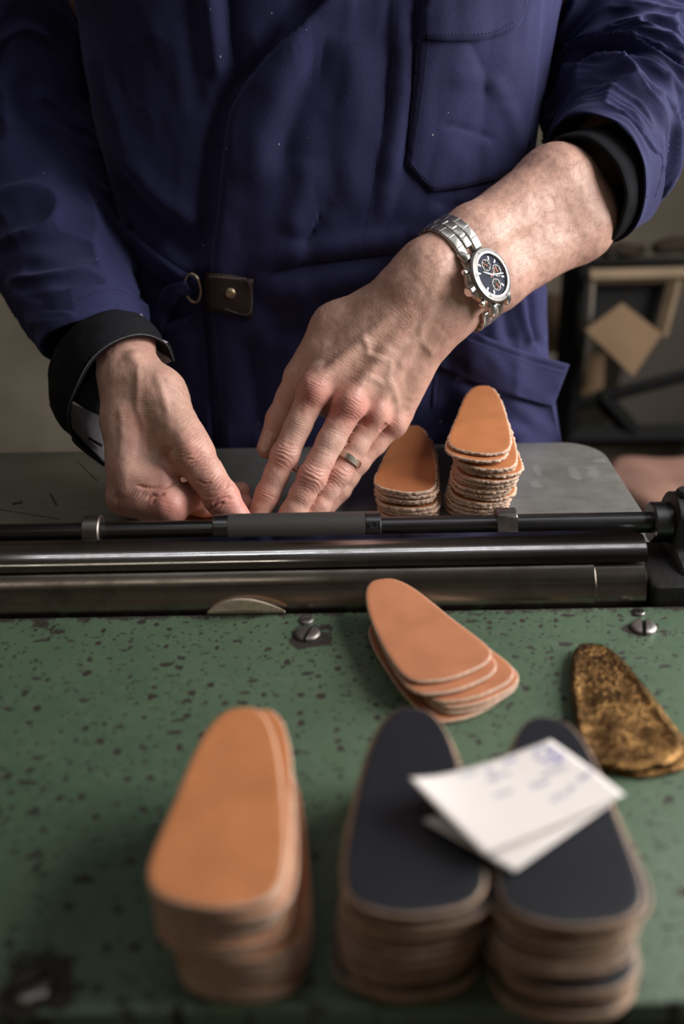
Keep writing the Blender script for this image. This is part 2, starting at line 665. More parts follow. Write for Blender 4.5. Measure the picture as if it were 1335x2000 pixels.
def mat_green():
    t = NT('chipped_green_paint')
    base = t.noise(9, detail=4)
    fine = t.noise(160, detail=3)
    c = t.mix(t.ramp(base.outputs[0], (.35, 0), (.7, 1)), (.057, .097, .059), (.088, .134, .081))
    c = t.mix(t.ramp(fine.outputs[0], (.45, 0), (.8, .45)), c, (.11, .15, .108))
    wob = t.noise(120, detail=3)
    co = t.n('ShaderNodeVectorMath', _operation='ADD')
    t.set(co.inputs[0], t.coord())
    sc = t.n('ShaderNodeVectorMath', _operation='SCALE')
    t.set(sc.inputs[0], wob.outputs['Color']); sc.inputs['Scale'].default_value = .006
    t.set(co.inputs[1], sc.outputs[0])
    vec = co.outputs[0]
    masks = []
    for scl, lo, hi, pw, rot, st in ((95, .0, .27, 2.2, 0, (1, 1, 1)), (210, .0, .27, 2.4, .5, (1, 1, 1)),
                                     (42, .0, .17, 3.0, .9, (1, 3.6, 1)), (55, .0, .16, 3.0, -.6, (1, 4.0, 1)), (34, .0, .2, 3.2, 0.1, (1, 2.6, 1))):
        mp = t.n('ShaderNodeMapping', Vector=vec, Rotation=(0, 0, rot), Scale=st)
        v = t.n('ShaderNodeTexVoronoi', _voronoi_dimensions='2D', Vector=mp.outputs[0], Scale=float(scl))
        rnd = t.n('ShaderNodeSeparateColor', Color=v.outputs['Color']).outputs[0]
        thr = t.math('MULTIPLY_ADD', t.math('POWER', rnd, pw), hi - lo, lo)
        masks.append(t.math('MULTIPLY', t.math('SUBTRACT', thr, v.outputs['Distance']), 22.0, clamp=True))
    m = masks[0]
    for k in masks[1:]:
        m = t.math('MAXIMUM', m, k)
    # chips along the roller edge and round the screws, with ragged outlines
    xyz = t.n('ShaderNodeSeparateXYZ', Vector=t.coord())
    rag = t.noise(70, vec=vec, detail=5, rough=.7)
    g = t.math('MULTIPLY_ADD', xyz.outputs[1], 58.0, -58.0 * (.4905 - MO[1]))     # 0 at the chip line, rises to the roller
    g = t.math('ADD', g, t.math('MULTIPLY_ADD', rag.outputs[0], 1.9, -1.05))
    m = t.math('MAXIMUM', m, t.math('MULTIPLY', g, 5.0, clamp=True))
    for p, r in [(SCREWS[0], .0135), (SCREWS[1], .013), (SCREWS[2], .017), (SMALL[0], .006), (SMALL[1], .006), (PZ(88, 1228, 0), .008), (PZ(110, 1233, 0), .006)]:
        d = t.n('ShaderNodeVectorMath', _operation='DISTANCE')
        t.set(d.inputs[0], vec); d.inputs[1].default_value = tuple(p - MO + np.array([.003, .003, 0]))
        k = t.math('SUBTRACT', r, d.outputs['Value'])
        k = t.math('MULTIPLY_ADD', t.math('MULTIPLY_ADD', rag.outputs[0], .05, -.0265), 1.0, k)
        m = t.math('MAXIMUM', m, t.math('MULTIPLY', k, 900.0, clamp=True))
    dark = t.mix(t.noise(300).outputs[0], (.010, .008, .007), (.038, .028, .022))
    t.p(Base_Color=t.mix(m, c, dark))
    t.p(Roughness=t.math('MULTIPLY_ADD', m, .3, .46), Specular_IOR_Level=.42)
    t.bump(t.math('SUBTRACT', t.math('MULTIPLY', fine.outputs[0], .12), m), .5, .0006)
    return t.m


M['green'] = mat_green()


def mat_table():
    t = NT('worn_grey_steel_table')
    n = t.noise(14, detail=5, rough=.65)
    f = t.noise(1.0, vec=t.coord(scale=(40, 220, 60), rot=(0, 0, .3)), detail=4)
    xyz = t.n('ShaderNodeSeparateXYZ', Vector=t.coord())
    c = t.mix(t.ramp(n.outputs[0], (.35, 0), (.68, 1)), (.25, .248, .23), (.38, .375, .355))
    left = t.ramp(t.math('MULTIPLY_ADD', xyz.outputs[0], -6.0, -.35, clamp=True), (0, 0), (1, 1))
    c = t.mix(t.math('MULTIPLY', left, .8), c, (.21, .235, .175))
    c = t.mix(t.ramp(f.outputs[0], (.55, 0), (.8, .35)), c, (.07, .068, .06))
    # pale stains on the right of the table
    for px, py, sx, sy in ((1122, 925, .0055, .017), (1158, 922, .0065, .014), (1045, 945, .005, .010), (1048, 918, .004, .013), (1172, 900, .007, .006)):
        p = PZ(px, py, 0) - MO
        mp = t.n('ShaderNodeMapping', Vector=t.coord(loc=(-p[0], -p[1], 0)), Scale=(1 / sx, 1 / sy, 0))
        d = t.n('ShaderNodeVectorMath', _operation='LENGTH'); t.set(d.inputs[0], mp.outputs[0])
        k = t.math('ADD', d.outputs['Value'], t.math('MULTIPLY_ADD', t.noise(110, detail=3).outputs[0], 1.6, -.8))
        c = t.mix(t.ramp(k, (.55, .55), (1.0, 0)), c, (.46, .47, .46))
    # scratches and a nick on the left
    for pa_, pb_, w in (((-20, 992), (116, 1014), .0006), ((97, 962), (111, 988), .0008), ((24, 985), (44, 981), .0022), ((150, 900), (190, 940), .0006)):
        a, b = PZ(*pa_, 0) - MO, PZ(*pb_, 0) - MO
        m_, d_ = (a + b) / 2, b - a
        mp = t.n('ShaderNodeMapping', Vector=t.coord(loc=(-m_[0], -m_[1], 0)), Rotation=(0, 0, -math.atan2(d_[1], d_[0])))
        sp = t.n('ShaderNodeSeparateXYZ', Vector=mp.outputs[0])
        k = t.math('MULTIPLY', t.math('LESS_THAN', t.math('ABSOLUTE', sp.outputs[0]), float(np.hypot(d_[0], d_[1]) / 2)),
                   t.math('LESS_THAN', t.math('ABSOLUTE', sp.outputs[1]), t.math('MULTIPLY', t.noise(400).outputs[0], 2 * w)))
        c = t.mix(k, c, (.02, .018, .015))
    t.p(Base_Color=c, Metallic=.65, Roughness=t.math('MULTIPLY_ADD', n.outputs[0], .18, .26))
    t.bump(n.outputs[0], .12, .001)
    return t.m


M['table'] = mat_table()


def plate(name, outline, z0, z1, mat, parent, bev=.0015):
    """flat plate from an outline (x,y) with a small rounded upper edge"""
    outline = np.asarray(outline, float)
    n = len(outline)
    c = outline.mean(0)
    tang = np.roll(outline, -1, 0) - np.roll(outline, 1, 0)
    nor = np.stack([tang[:, 1], -tang[:, 0]], -1)
    nor /= np.linalg.norm(nor, axis=1)[:, None] + 1e-12
    if ((outline - c) * nor).sum() < 0:
        nor = -nor
    rings = [(outline, z0), (outline, z1 - bev), (outline - nor * bev * .3, z1 - bev * .3), (outline - nor * bev, z1)]
    vs = [(*p, z) for o, z in rings for p in o]
    vs = [np.array(v) - MO for v in vs]
    fs = grid_faces(4, n, wrap_v=True)
    fs.append(tuple(range(n))); fs.append(tuple(reversed(range(3 * n, 4 * n))))
    return sharp(mesh_obj(name, vs, fs, mat, parent, recalc=True), 40)


def rrect(x0, y0, x1, y1, r, n=8):
    out = []
    for cx, cy, a0, rr in ((x1 - r[0], y0 + r[0], -90, r[0]), (x1 - r[1], y1 - r[1], 0, r[1]), (x0 + r[2], y1 - r[2], 90, r[2]), (x0 + r[3], y0 + r[3], 180, r[3])):
        for k in range(n + 1):
            a = math.radians(a0 + 90 * k / n)
            out.append((cx + rr * math.cos(a), cy + rr * math.sin(a)))
    return out


GX0, GX1 = -.42, .36
YF = .2245
plate('bed_plate', rrect(GX0, YF, GX1, .497, (.004, .004, .004, .004)), -.012, 0, M['green'], mc)
YB = PZ(600, 872, 0)[1]
XR = PZ(1257, 1002, 0)[0]
plate('rear_table', rrect(-.42, .562, XR, YB, (.002, .035, .004, .002)), -.008, 0, M['table'], mc)
box('machine_body', np.array([GX0 + .01, YF + .006, -.4]) - MO, np.array([GX1 - .01, .50, -.0125]) - MO, M['cast'], mc, .004)
box('machine_stand', np.array([GX0 + .03, YF + .03, FLOOR]) - MO, np.array([GX1 - .05, .72, -.401]) - MO, M['cast'], mc, .004)
box('roller_trough', np.array([GX0 + .01, .5005, -.4]) - MO, np.array([.30, .561, -.037]) - MO, M['cast'], mc, .002)
box('rear_support', np.array([GX0 + .01, .5615, -.4]) - MO, np.array([XR - .05, YB - .06, -.0085]) - MO, M['cast'], mc, .002)

RY, RZ, RR = .532, -.005, .031
XE = P(1247, 1090, RY)[0]
dx = np.array([1.0, 0, 0])


def A(x, y, z):
    return np.array([x, y, z]) - MO


# feed roller with a turned-down journal at its right end
xj = P(1160, 1130, .51)[0]
lathe('feed_roller', [(0, RR - .001), (.001, RR), (xj - GX0 - .02, RR), (xj - GX0 - .019, RR - .0012), (XE - GX0 - .022, RR - .0012), (XE - GX0 - .02, RR - .004)],
      A(GX0 + .02, RY, RZ), A(XE, RY, RZ), M['roller'], mc, 128, 25)
# polished guard over the roller
prof = spline([(.5145, .0235), (.5175, .0272), (.5225, .0309), (.5285, .0336), (.5355, .0352)], 14)


def guard():
    xs = np.concatenate([np.linspace(GX0 + .01, XE - .012, 40), XE - .012 + .012 * np.sin(np.linspace(0, math.pi / 2, 8))[1:]])
    vs = []
    th = .0013
    for inner in (0, 1):
        for x in xs:
            cut = max(0.0, (x - (XE - .012)) / .012)
            k = 1 - .22 * (1 - math.sqrt(max(0, 1 - cut * cut)))
            for j, t in enumerate(np.linspace(0, 1, 14) * k):
                p = np.array([np.interp(t, np.linspace(0, 1, 14), prof[:, 0]), np.interp(t, np.linspace(0, 1, 14), prof[:, 1])])
                if inner:
                    p = p + np.array([.5, -.8]) * th
                vs.append(A(x, *p))
    n, m = len(xs), 14
    fs = grid_faces(n, m) + [tuple(a + n * m for a in f) for f in grid_faces(n, m, flip=True)]
    rim = [i * m for i in range(n)] + [(n - 1) * m + j for j in range(1, m)] + [i * m + m - 1 for i in range(n - 2, -1, -1)] + [j for j in range(m - 2, 0, -1)]
    for a, b in zip(rim, rim[1:] + rim[:1]):
        fs.append((a, b, b + n * m, a + n * m))
    sharp(mesh_obj('roller_guard', vs, fs, M['guard'], mc, recalc=True), 50)


guard()
box('knife_bar', A(GX0 + .01, .5405, -.034), A(XE - .002, .5585, .012), M['rod'], mc, .002)

ROD = P(667, 1031, .5486)
DY, DZ = ROD[1], ROD[2]
XC = P(1272, 1022, DY)[0]
lathe('shaft', [(0, .0068), (.0008, .0072), (XC - GX0 + .02, .0072), (XC - GX0 + .0205, .0068)], A(GX0, DY, DZ), A(XC + .02, DY, DZ), M['rod'], mc, 64, 30)


# knurled grip sleeve with plain end bands
def grip():
    xa, xb = P(417, 1027, DY)[0], P(743, 1020, DY)[0]
    xk0, xk1 = P(447, 1027, DY)[0], P(713, 1020, DY)[0]
    R = .0109
    ns, nx = 180, 250
    xs = np.linspace(xk0, xk1, nx)
    th = np.arange(ns) * 2 * math.pi / ns
    vs = []
    pitch = .0013
    for x in xs:
        a = (x + th * R * .9) / pitch
        b = (x - th * R * .9) / pitch
        tri = lambda u: np.abs((u % 1) * 2 - 1)
        hgt = np.minimum(tri(a), tri(b))
        r = R + .00022 * (np.clip(hgt * 2.2, 0, 1) - .7)
        vs += [A(x, DY + r[k] * math.cos(th[k]), DZ + r[k] * math.sin(th[k])) for k in range(ns)]
    root = mesh_obj('knurled_grip', vs, grid_faces(nx, ns, wrap_v=True), M['knurl'], mc, recalc=True)
    w0, w1 = xk0 - xa, xb - xk1
    lathe('end_band', [(0, R - .0008), (.0006, R), (w0 - .0004, R), (w0, R - .0005)], A(xa, DY, DZ), A(xk0, DY, DZ), M['rod'], root, 64, 30)
    lathe('end_band', [(0, R - .0005), (.0004, R), (w1 - .0006, R), (w1, R - .0008)], A(xk1, DY, DZ), A(xb, DY, DZ), M['rod'], root, 64, 30)
    # set screw in the right band
    xm = (xk1 + xb) / 2
    d = np.array([0, -math.cos(.62), math.sin(.62)])
    c0 = A(xm, DY, DZ) + d * R
    rv = [(-.002, .0026), (.0003, .0026), (.0004, .0021), (.0001, .0014), (-.0016, .0012)]
    lathe('set_screw', rv, c0, c0 + d, M['dark'], root, 24, 20)


grip()


# clamp collars with a flat and a set screw
def collar(px, wid, flat):
    x = P(px, 1025, DY)[0]
    R = .0118
    seg = 72
    vs = []
    prof_c = [(-wid / 2, R - .0008), (-wid / 2 + .0008, R), (wid / 2 - .0008, R), (wid / 2, R - .0008)]
    for t, r in prof_c:
        for k in range(seg):
            a = 2 * math.pi * k / seg
            y, z = r * math.cos(a), r * math.sin(a)
            if flat:       # a flat milled on the front
                d = np.array([-math.cos(.5), math.sin(.5)])
                over = y * d[0] + z * d[1] - R * .86
                if over > 0:
                    y, z = y - d[0] * over, z - d[1] * over
            vs.append(A(x + t, DY + y, DZ + z))
    fs = grid_faces(4, seg, wrap_v=True) + [tuple(range(seg)), tuple(reversed(range(3 * seg, 4 * seg)))]
    c = sharp(mesh_obj('clamp_collar', vs, fs, M['collar'], mc, recalc=True), 25)
    d = np.array([0, -math.cos(-.32), math.sin(-.32)])
    lathe('set_screw', [(0, .0032), (.004, .0034), (.0046, .003)], A(x, DY, DZ) + d * .0102, A(x, DY, DZ) + d, M['collar'], c, 6, 20)


collar(181, P(198, 1025, DY)[0] - P(164, 1025, DY)[0], False)
collar(986, P(1003, 1020, DY)[0] - P(964, 1020, DY)[0], True)

# right end: bearing collar, bearing bracket and housing
xb0 = P(1268, 1018, DY)[0]
xb1 = P(1306, 1018, DY)[0]
lathe('bearing_collar', [(0, .0125), (.0012, .0138), (xb1 - xb0 - .001, .0138), (xb1 - xb0, .013)], A(xb0, DY, DZ), A(xb1, DY, DZ), M['rod'], mc, 64, 30)


def bracket():
    x0, x1 = xb1 - .0005, .345
    sec = spline([(.500, -.03), (.503, .004), (.515, .016), (.531, .022), (.533, .044), (.5455, .0535), (.562, .050), (.572, .036), (.575, .01), (.576, -.03)], 40)
    vs = []
    for x, k in ((x0, .93), (x0 + .002, 1.0), (x1, 1.0)):
        for y, z in sec:
            vs.append(A(x, .54 + (y - .54) * k, z * k if z > 0 else z))
    n = len(sec)
    fs = grid_faces(3, n, wrap_v=True) + [tuple(range(n)), tuple(reversed(range(2 * n, 3 * n)))]
    b = sharp(mesh_obj('bearing_bracket', vs, fs, M['cast'], mc, recalc=True), 35)
    lathe('cap_nut', [(0, .0075), (.006, .0075), (.008, .006), (.0085, .003)], A(x0 + .010, .55, .049), A(x0 + .010, .55, .06), M['cast'], b, 16, 30)
    box('roller_housing', A(XE + .001, .4985, -.036), A(x1, .561, .013), M['cast'], mc, .004)


bracket()


# slotted screws in the bed plate
def slotted(p, r, ang, mat, h=.0028):
    n = 40
    dirs = np.array([math.cos(ang), math.sin(ang)])
    nrm = np.array([-dirs[1], dirs[0]])
    sw = r * .17
    ring = 12
    s = mc
    vs, fs = [], []
    # head as two half domes with an open slot between them
    for side in (1, -1):
        k0 = len(vs)
        out = []
        a0 = math.asin(sw / r)
        for k in range(n + 1):
            a = a0 + (math.pi - 2 * a0) * k / n
            out.append((r * math.cos(a), r * math.sin(a)))
        poly = np.array(out)
        levels = [(1.0, 0.0), (1.0, h * .45), (.93, h * .72), (.75, h * .92), (.4, h)]
        cen = np.array([0, sw])
        for f, z in levels:
            for q in poly:
                w = cen + (q - cen) * f
                w[1] = max(w[1], sw)
                xy = dirs * w[0] + nrm * w[1] * side
                vs.append(np.array([p[0] + xy[0], p[1] + xy[1], z + .0001]) - MO)
        m = len(poly)
        for i in range(len(levels) - 1):
            for j in range(m):
                fs.append((k0 + i * m + j, k0 + i * m + (j + 1) % m, k0 + (i + 1) * m + (j + 1) % m, k0 + (i + 1) * m + j))
        fs.append(tuple(k0 + (len(levels) - 1) * m + j for j in range(m)))
        fs.append(tuple(reversed([k0 + j for j in range(m)])))
    o = sharp(mesh_obj('slotted_screw', vs, fs, mat, mc, recalc=True), 45)
    lathe('slot_floor', [(0, r * .99), (h * .25, r * .99)], np.array(p) - MO + [0, 0, .00005], np.array(p) - MO + [0, 0, 1], M['dark'], o, 32)


slotted(SCREWS[0], .0078, math.radians(72), M['screw'])
slotted(SCREWS[1], .0078, math.radians(75), M['screw'])
slotted(SMALL[0], .0045, math.radians(25), M['screw'], .0018)
slotted(SMALL[1], .0042, math.radians(10), M['collar'], .0016)
slotted(SCREWS[2], .0085, math.radians(35), M['collar'], .0035)


# ================================================================== leather pieces
_px = [(480, 1380), (440, 1388), (406, 1420), (374, 1478), (340, 1560), (307, 1638), (289, 1690), (291, 1725), (318, 1752), (370, 1767), (430, 1774),
       (490, 1765), (533, 1745), (554, 1700), (558, 1620), (552, 1540), (541, 1460), (523, 1407), (502, 1385)]
_ol = np.array([PZ(x, y, .058)[:2] for x, y in _px])
_tip = np.array(PZ(480, 1380, .058)[:2]); _bas = np.array(PZ(428, 1772, .058)[:2])
_ax = (_tip - _bas) / np.linalg.norm(_tip - _bas)
_sd = np.array([_ax[1], -_ax[0]])
_c = (_tip + _bas) / 2
OUT = np.stack([(_ol - _c) @ _sd, (_ol - _c) @ _ax], -1)      # x to the right, y to the narrow end
LEN = np.linalg.norm(_tip - _bas)


def piece_mesh(name, mats, th=.0029, seed=0, mirror=False, rough=0.0, warp=.0006, curl=(0, 0), wid=1.0, length=1.0, n=72, lip=0.0):
    o = spline(OUT, n, closed=True).copy()
    o *= [wid, length]
    if mirror:
        o[:, 0] *= -1
    tang = np.roll(o, -1, 0) - np.roll(o, 1, 0)
    nor = np.stack([tang[:, 1], -tang[:, 0]], -1)
    nor /= np.linalg.norm(nor, axis=1)[:, None]
    if (o * nor).sum() < 0:
        nor = -nor
    cen = o.mean(0)
    r = np.random.default_rng(seed)

    def zwarp(p):
        q = np.c_[p * 28, np.full(len(p), seed * 3.7)]
        return warp * vnoise(q, seed) + curl[0] * ((p[:, 1] / (LEN / 2)).clip(0, 2) ** 2) + curl[1] * ((-p[:, 1] / (LEN / 2)).clip(0, 2) ** 2)

    rings = []
    # (outline offset along the normal, scale to centre, height)
    for f in (.0, .35, .65, .85):
        rings.append((cen + (o - cen) * f, th))
    rings = rings[1:]
    rings.append((o - nor * .0022, th + lip * 1.0))
    rings.append((o - nor * .0007, th - .00012 + lip * .3))
    j = rough * (r.random(n) - .25)
    rings.append((o + nor * j[:, None] * .6, th - .0006))
    j2 = rough * (r.random(n) - .3)
    rings.append((o + nor * (j2[:, None] + .0001), th * .5))
    j3 = rough * (r.random(n) - .25)
    rings.append((o + nor * j3[:, None] * .7, .0005))
    rings.append((o - nor * .0009, 0.0))
    rings.append((cen + (o - cen) * .6, 0.0))
    vs = [np.array([[*cen, th]])]
    vs[0][:, 2] += zwarp(vs[0][:, :2])
    for k, (q, z) in enumerate(rings):
        zz = np.full(n, z) + zwarp(q)
        vs.append(np.c_[q, zz])
    vs.append(np.array([[*cen, 0.0]])); vs[-1][:, 2] += zwarp(vs[-1][:, :2])
    V = np.concatenate(vs)
    R = len(rings)
    fs, mi = [], []
    for j in range(n):
        fs.append((0, 1 + j, 1 + (j + 1) % n)); mi.append(0)
    for k in range(R - 1):
        for j in range(n):
            a, b = 1 + k * n + j, 1 + k * n + (j + 1) % n
            fs.append((a, a + n, b + n, b)); mi.append(0 if k < 4 else (1 if k < 8 else 2))
    e = 1 + R * n
    for j in range(n):
        fs.append((e, 1 + (R - 1) * n + (j + 1) % n, 1 + (R - 1) * n + j)); mi.append(2)
    me = bpy.data.meshes.new(name)
    me.from_pydata(V.tolist(), [], fs)
    for m in mats:
        me.materials.append(m)
    me.polygons.foreach_set('material_index', np.array(mi, np.int32))
    bm = bmesh.new(); bm.from_mesh(me); bmesh.ops.recalc_face_normals(bm, faces=bm.faces); bm.to_mesh(me); bm.free()
    me.polygons.foreach_set('use_smooth', np.ones(len(me.polygons), bool))
    return me


def place(name, me, pos, ang, label, group=None, tilt=(0, 0), cat='leather piece'):
    o = bpy.data.objects.new(name, me)
    COL.objects.link(o)
    o.location = tuple(float(x) for x in pos)
    o.rotation_euler = (tilt[0], tilt[1], ang)
    return tag(o, label, cat, group)


def pose(tip, base, z):
    """centre and heading of a piece whose narrow end and wide end are seen at two photo points"""
    a, b = PZ(*tip, z), PZ(*base, z)
    d = a - b
    return (a + b) / 2, math.atan2(-d[0], d[1]), np.linalg.norm(d)


ORD = ['top', 'second', 'third', 'fourth', 'fifth', 'sixth', 'seventh', 'eighth', 'ninth', 'tenth', 'eleventh', 'twelfth', 'thirteenth', 'fourteenth', 'fifteenth',
       'sixteenth', 'seventeenth', 'eighteenth', 'nineteenth', 'twentieth', 'lowest']


def stack(tip, base, ztop, n, mats, wid, rough, mirror, labels, group, jit, seed, offs=None, name='leather_piece', th=None, topcurl=(0, 0), first=0):
    """labels: (top label, label shared by those below)"""
    th = th or ztop / n
    c, ang, L = pose(tip, base, ztop)
    r = np.random.default_rng(seed)
    sc = L / LEN
    var = [piece_mesh(name, mats, th * .97, seed * 10 + k, mirror, rough, .0008, (0, 0), wid, sc, 150 if rough else 72) for k in range(4)]
    topm = piece_mesh(name, mats, th * .97, seed * 10 + 9, mirror, rough, .0003, topcurl, wid, sc, 150 if rough else 72)
    for k in range(n):
        t = k / (n - 1)
        dx, dy = (r.random(2) - .5) * 2 * jit
        da = (r.random() - .5) * 2 * jit * 22
        if offs is not None:
            q = np.array([[a[0] for a in offs], [a[1] for a in offs], [a[2] for a in offs], [a[3] for a in offs]])
            dx += np.interp(t, q[0], q[1]); dy += np.interp(t, q[0], q[2]); da += np.interp(t, q[0], q[3])
        top = k == n - 1
        if top:
            dx = dy = da = 0
        place(name, topm if top else var[k % 4], (c[0] + dx, c[1] + dy, k * th + .0001), ang + da, labels[0] if top else labels[1] % ('lowest' if k == 0 else ORD[n - 1 - k + first] + ' from top'), group)
    return c, ang


TAN = [M['tan'], M['edge'], M['suede']]
PNK = [M['tan_pink'], M['edge'], M['suede']]
DRK = [M['tan_dark'], M['edge'], M['suede']]
BLK = [M['black'], M['edge_black'], M['suede']]

# front row, left: tan stack
stack((480, 1380), (428, 1772), .058, 21, TAN, 1.0, .0, False,
      ('smooth tan leather piece on top of the front left stack', 'tan leather piece, %s of the front left stack'),
      'pieces of the front tan stack', .0019, 3,
      [(0, .007, .004, -.02), (.42, .007, .003, -.02), (.48, -.0015, .004, .03), (.8, 0, .003, .0), (.9, .003, .001, -.02), (.96, .0045, 0.0015, -.05), (1, 0, 0, 0)])
# front row, middle: black stack
stack((798, 1380), (790, 1786), .052, 19, BLK, 1.05, .0, True,
      ('black leather piece on top of the front middle stack, beside the note', 'black leather piece, %s of the front middle stack'),
      'pieces of the front middle black stack', .0021, 4, [(0, -.003, .002, .0), (.5, -.002, .0, .02), (.85, .002, .001, .0), (1, 0, 0, 0)])
# front row, right: black stack under the note
stack((1060, 1398), (1102, 1806), .052, 19, BLK, 1.05, .0, True,
      ('black leather piece on top of the front right stack, half under the note', 'black leather piece, %s of the front right stack under the note'),
      'pieces of the front right black stack', .0022, 5, [(0, .003, -.002, -.03), (.3, .002, -.002, -.03), (.36, -.001, 0, 0), (.6, -.003, .0, .03), (.9, .0, .001, .0), (1, 0, 0, 0)])
# rear left stack
stack((808, 833), (797, 960), .027, 8, DRK, .93, .0022, False,
      ('brown tan leather piece topping the lower stack beside the ringed hand', 'rough-edged tan leather piece, %s of the lower stack beside the hand'),
      'pieces of the low rear stack', .0020, 6, [(0, .003, 0, 0), (.7, .002, .001, -.03), (.85, -.001, 0, .02), (1, 0, 0, 0)], topcurl=(.001, 0))
# rear right stack
c, ang = stack((949, 775), (957, 915), .046, 15, TAN, .93, .0024, False,
               ('tan leather piece turned to the right, third from the top of the tall rear stack', 'rough-edged tan leather piece, %s of the tall rear stack'),
               'pieces of the tall rear stack', .0020, 8,
               [(0, -.004, .002, 0), (.35, -.003, .001, .0), (.6, 0, .001, .04), (.85, .0, .0, .06), (.94, .0, 0.002, .02), (1, 0, 0, 0)], first=2)
for k, (tip, bas, z, lab, da) in enumerate((((944, 768), (945, 898), .0485, 'tan leather piece just below the highest piece of the tall rear stack', -.05),
                                            ((946, 757), (943, 884), .0515, 'lit tan leather piece lying highest on the tall rear stack', 0.0))):
    cc, aa, L = pose(tip, bas, z + .003)
    place('leather_piece', piece_mesh('leather_piece', TAN, .0029, 90 + k, False, .0020, .0004, (.0015, 0), .93, L / LEN, 150), (cc[0], cc[1], z), aa + da, lab)

# small slipping pile in the middle of the green plate
ctr, ang, L = pose((738, 1152), (892, 1342), .014)
mid = [(.004, -.013, .12, 0), (.011, -.009, .08, 0), (.012, -.008, .05, 0), (.010, -.006, .02, 0), (.001, -.003, .0, .0)]
zz = .0001
for k, (dx, dy, da, tl) in enumerate(mid):
    place('leather_piece', piece_mesh('leather_piece', PNK, .0024, 60 + k, True, .0, .0005, (.0003, .0006), 1.12, L / LEN * .97),
          (ctr[0] + dx, ctr[1] + dy, zz), ang + da, 'tan leather piece, %s of the small slipping pile on the green plate' % ('lowest' if k == 0 else ORD[5 - k] + ' from top'), 'pieces of the small pile on the green plate')
    zz += .0027
place('leather_piece', piece_mesh('leather_piece', PNK, .0024, 70, True, .0, .0004, (.0045, .0006), 1.12, L / LEN * .97),
      (ctr[0] - .001, ctr[1] + .004, zz + .0004), ang, 'rosy tan leather piece on top of the small pile near the roller')

# two gold pieces
cg, ag, Lg = pose((1148, 1254), (1238, 1500), .006)
GLD = [M['gold'], M['gold'], M['gold']]
place('gold_leather_piece', piece_mesh('gold_leather_piece', GLD, .0028, 81, True, .0004, .0006, (0, 0), 1.0, Lg / LEN, lip=.0004), (cg[0] + .004, cg[1] - .001, .0001), ag + .04,
      'gold glitter leather piece lying under the other gold piece')
place('gold_leather_piece', piece_mesh('gold_leather_piece', GLD, .0028, 82, True, .0004, .0009, (-.0004, 0), 1.0, Lg / LEN, lip=.0009), (cg[0], cg[1], .0034), ag,
      'gold glitter leather piece on top, right of the small tan pile')


# piece coming out under the roller
def fed_piece():
    a, b = P(405, 1197, .497), P(557, 1194, .497)
    n, m = 40, 6
    vs = []
    for off in (0, .0018):
        for i in range(n):
            s = i / (n - 1)
            hgt = .0115 * math.sin(math.pi * s ** .88) ** .9 + .0002
            p = a + (b - a) * s
            for j in range(m):
                t = j / (m - 1)
                # strip from under the roller, curling up along it
                vs.append([p[0], .4965 - .002 * math.sin(math.pi * s) * t + .007 * t ** 2 * 0 - off * .7, .0012 + hgt * t + off * .7 * (t > .0)])
    fs = grid_faces(n, m) + [tuple(x + n * m for x in f) for f in grid_faces(n, m, flip=True)]
    rim = [i * m for i in range(n)] + [(n - 1) * m + j for j in range(1, m)] + [i * m + m - 1 for i in range(n - 2, -1, -1)] + [j for j in range(m - 2, 0, -1)]
    mi = [1] * len(fs)
    for a_, b_ in zip(rim, rim[1:] + rim[:1]):
        fs.append((a_, b_, b_ + n * m, a_ + n * m)); mi.append(0)
    o = mesh_obj('leather_piece', vs, fs, [M['tan'], M['suede']], mat_idx=mi, recalc=True)
    tag(o, 'pale end of a leather piece curling out from under the roller', 'leather piece')


fed_piece()
# piece pinched in the hands behind the rod
ch = P(385, 1012, .595)
place('leather_piece', piece_mesh('leather_piece', TAN, .0024, 99, False, 0, .0004, (0, 0), .95, .9), (ch[0] + .012, ch[1] + .01, .0045), math.radians(-82), 'tan leather piece pinched under the thumb behind the rod')


# ================================================================== the note on the black stacks
def paper_surface(corners, zs, n=26, m=18, bend=lambda s, t: 0.0):
    c = [PZ(x, y, z) for (x, y), z in zip(corners, zs)]
    g = np.zeros((n, m, 3))
    for i in range(n):
        for j in range(m):
            s, t = i / (n - 1), j / (m - 1)
            g[i, j] = c[0] * (1 - s) * (1 - t) + c[1] * s * (1 - t) + c[2] * s * t + c[3] * (1 - s) * t
            g[i, j, 2] += bend(s, t)
    return g


def paper(name, g, mat, label):
    n, m = g.shape[:2]
    vs = list(g.reshape(-1, 3)) + list((g - [0, 0, .0003]).reshape(-1, 3))
    fs = grid_faces(n, m, flip=True) + [tuple(x + n * m for x in f) for f in grid_faces(n, m)]
    rim = [i * m for i in range(n)] + [(n - 1) * m + j for j in range(1, m)] + [i * m + m - 1 for i in range(n - 2, -1, -1)] + [j for j in range(m - 2, 0, -1)]
    for a, b in zip(rim, rim[1:] + rim[:1]):
        fs.append((a, b, b + n * m, a + n * m))
    return tag(mesh_obj(name, vs, fs, mat, recalc=True), label, 'paper')


# corners: left, top, right, bottom
lowg = paper_surface([(826, 1602), (1090, 1500), (1190, 1572), (1003, 1702)], [.0565, .0536, .0545, .0555])
paper('paper_slip', lowg, M['paper'], 'plain white paper slip lying under the written note')
topg = paper_surface([(797, 1532), (1074, 1444), (1219, 1552), (944, 1668)], [.0625, .058, .0575, .0595],
                     bend=lambda s, t: .004 * (1 - s) ** 6 * (1 - t) ** 2 - .0016 * math.sin(math.pi * s) * (1 - t * .6) + .0006 * math.sin(math.pi * t))
note = paper('paper_note', topg, M['paper'], 'curled white note with blue handwriting on the black leather stacks')


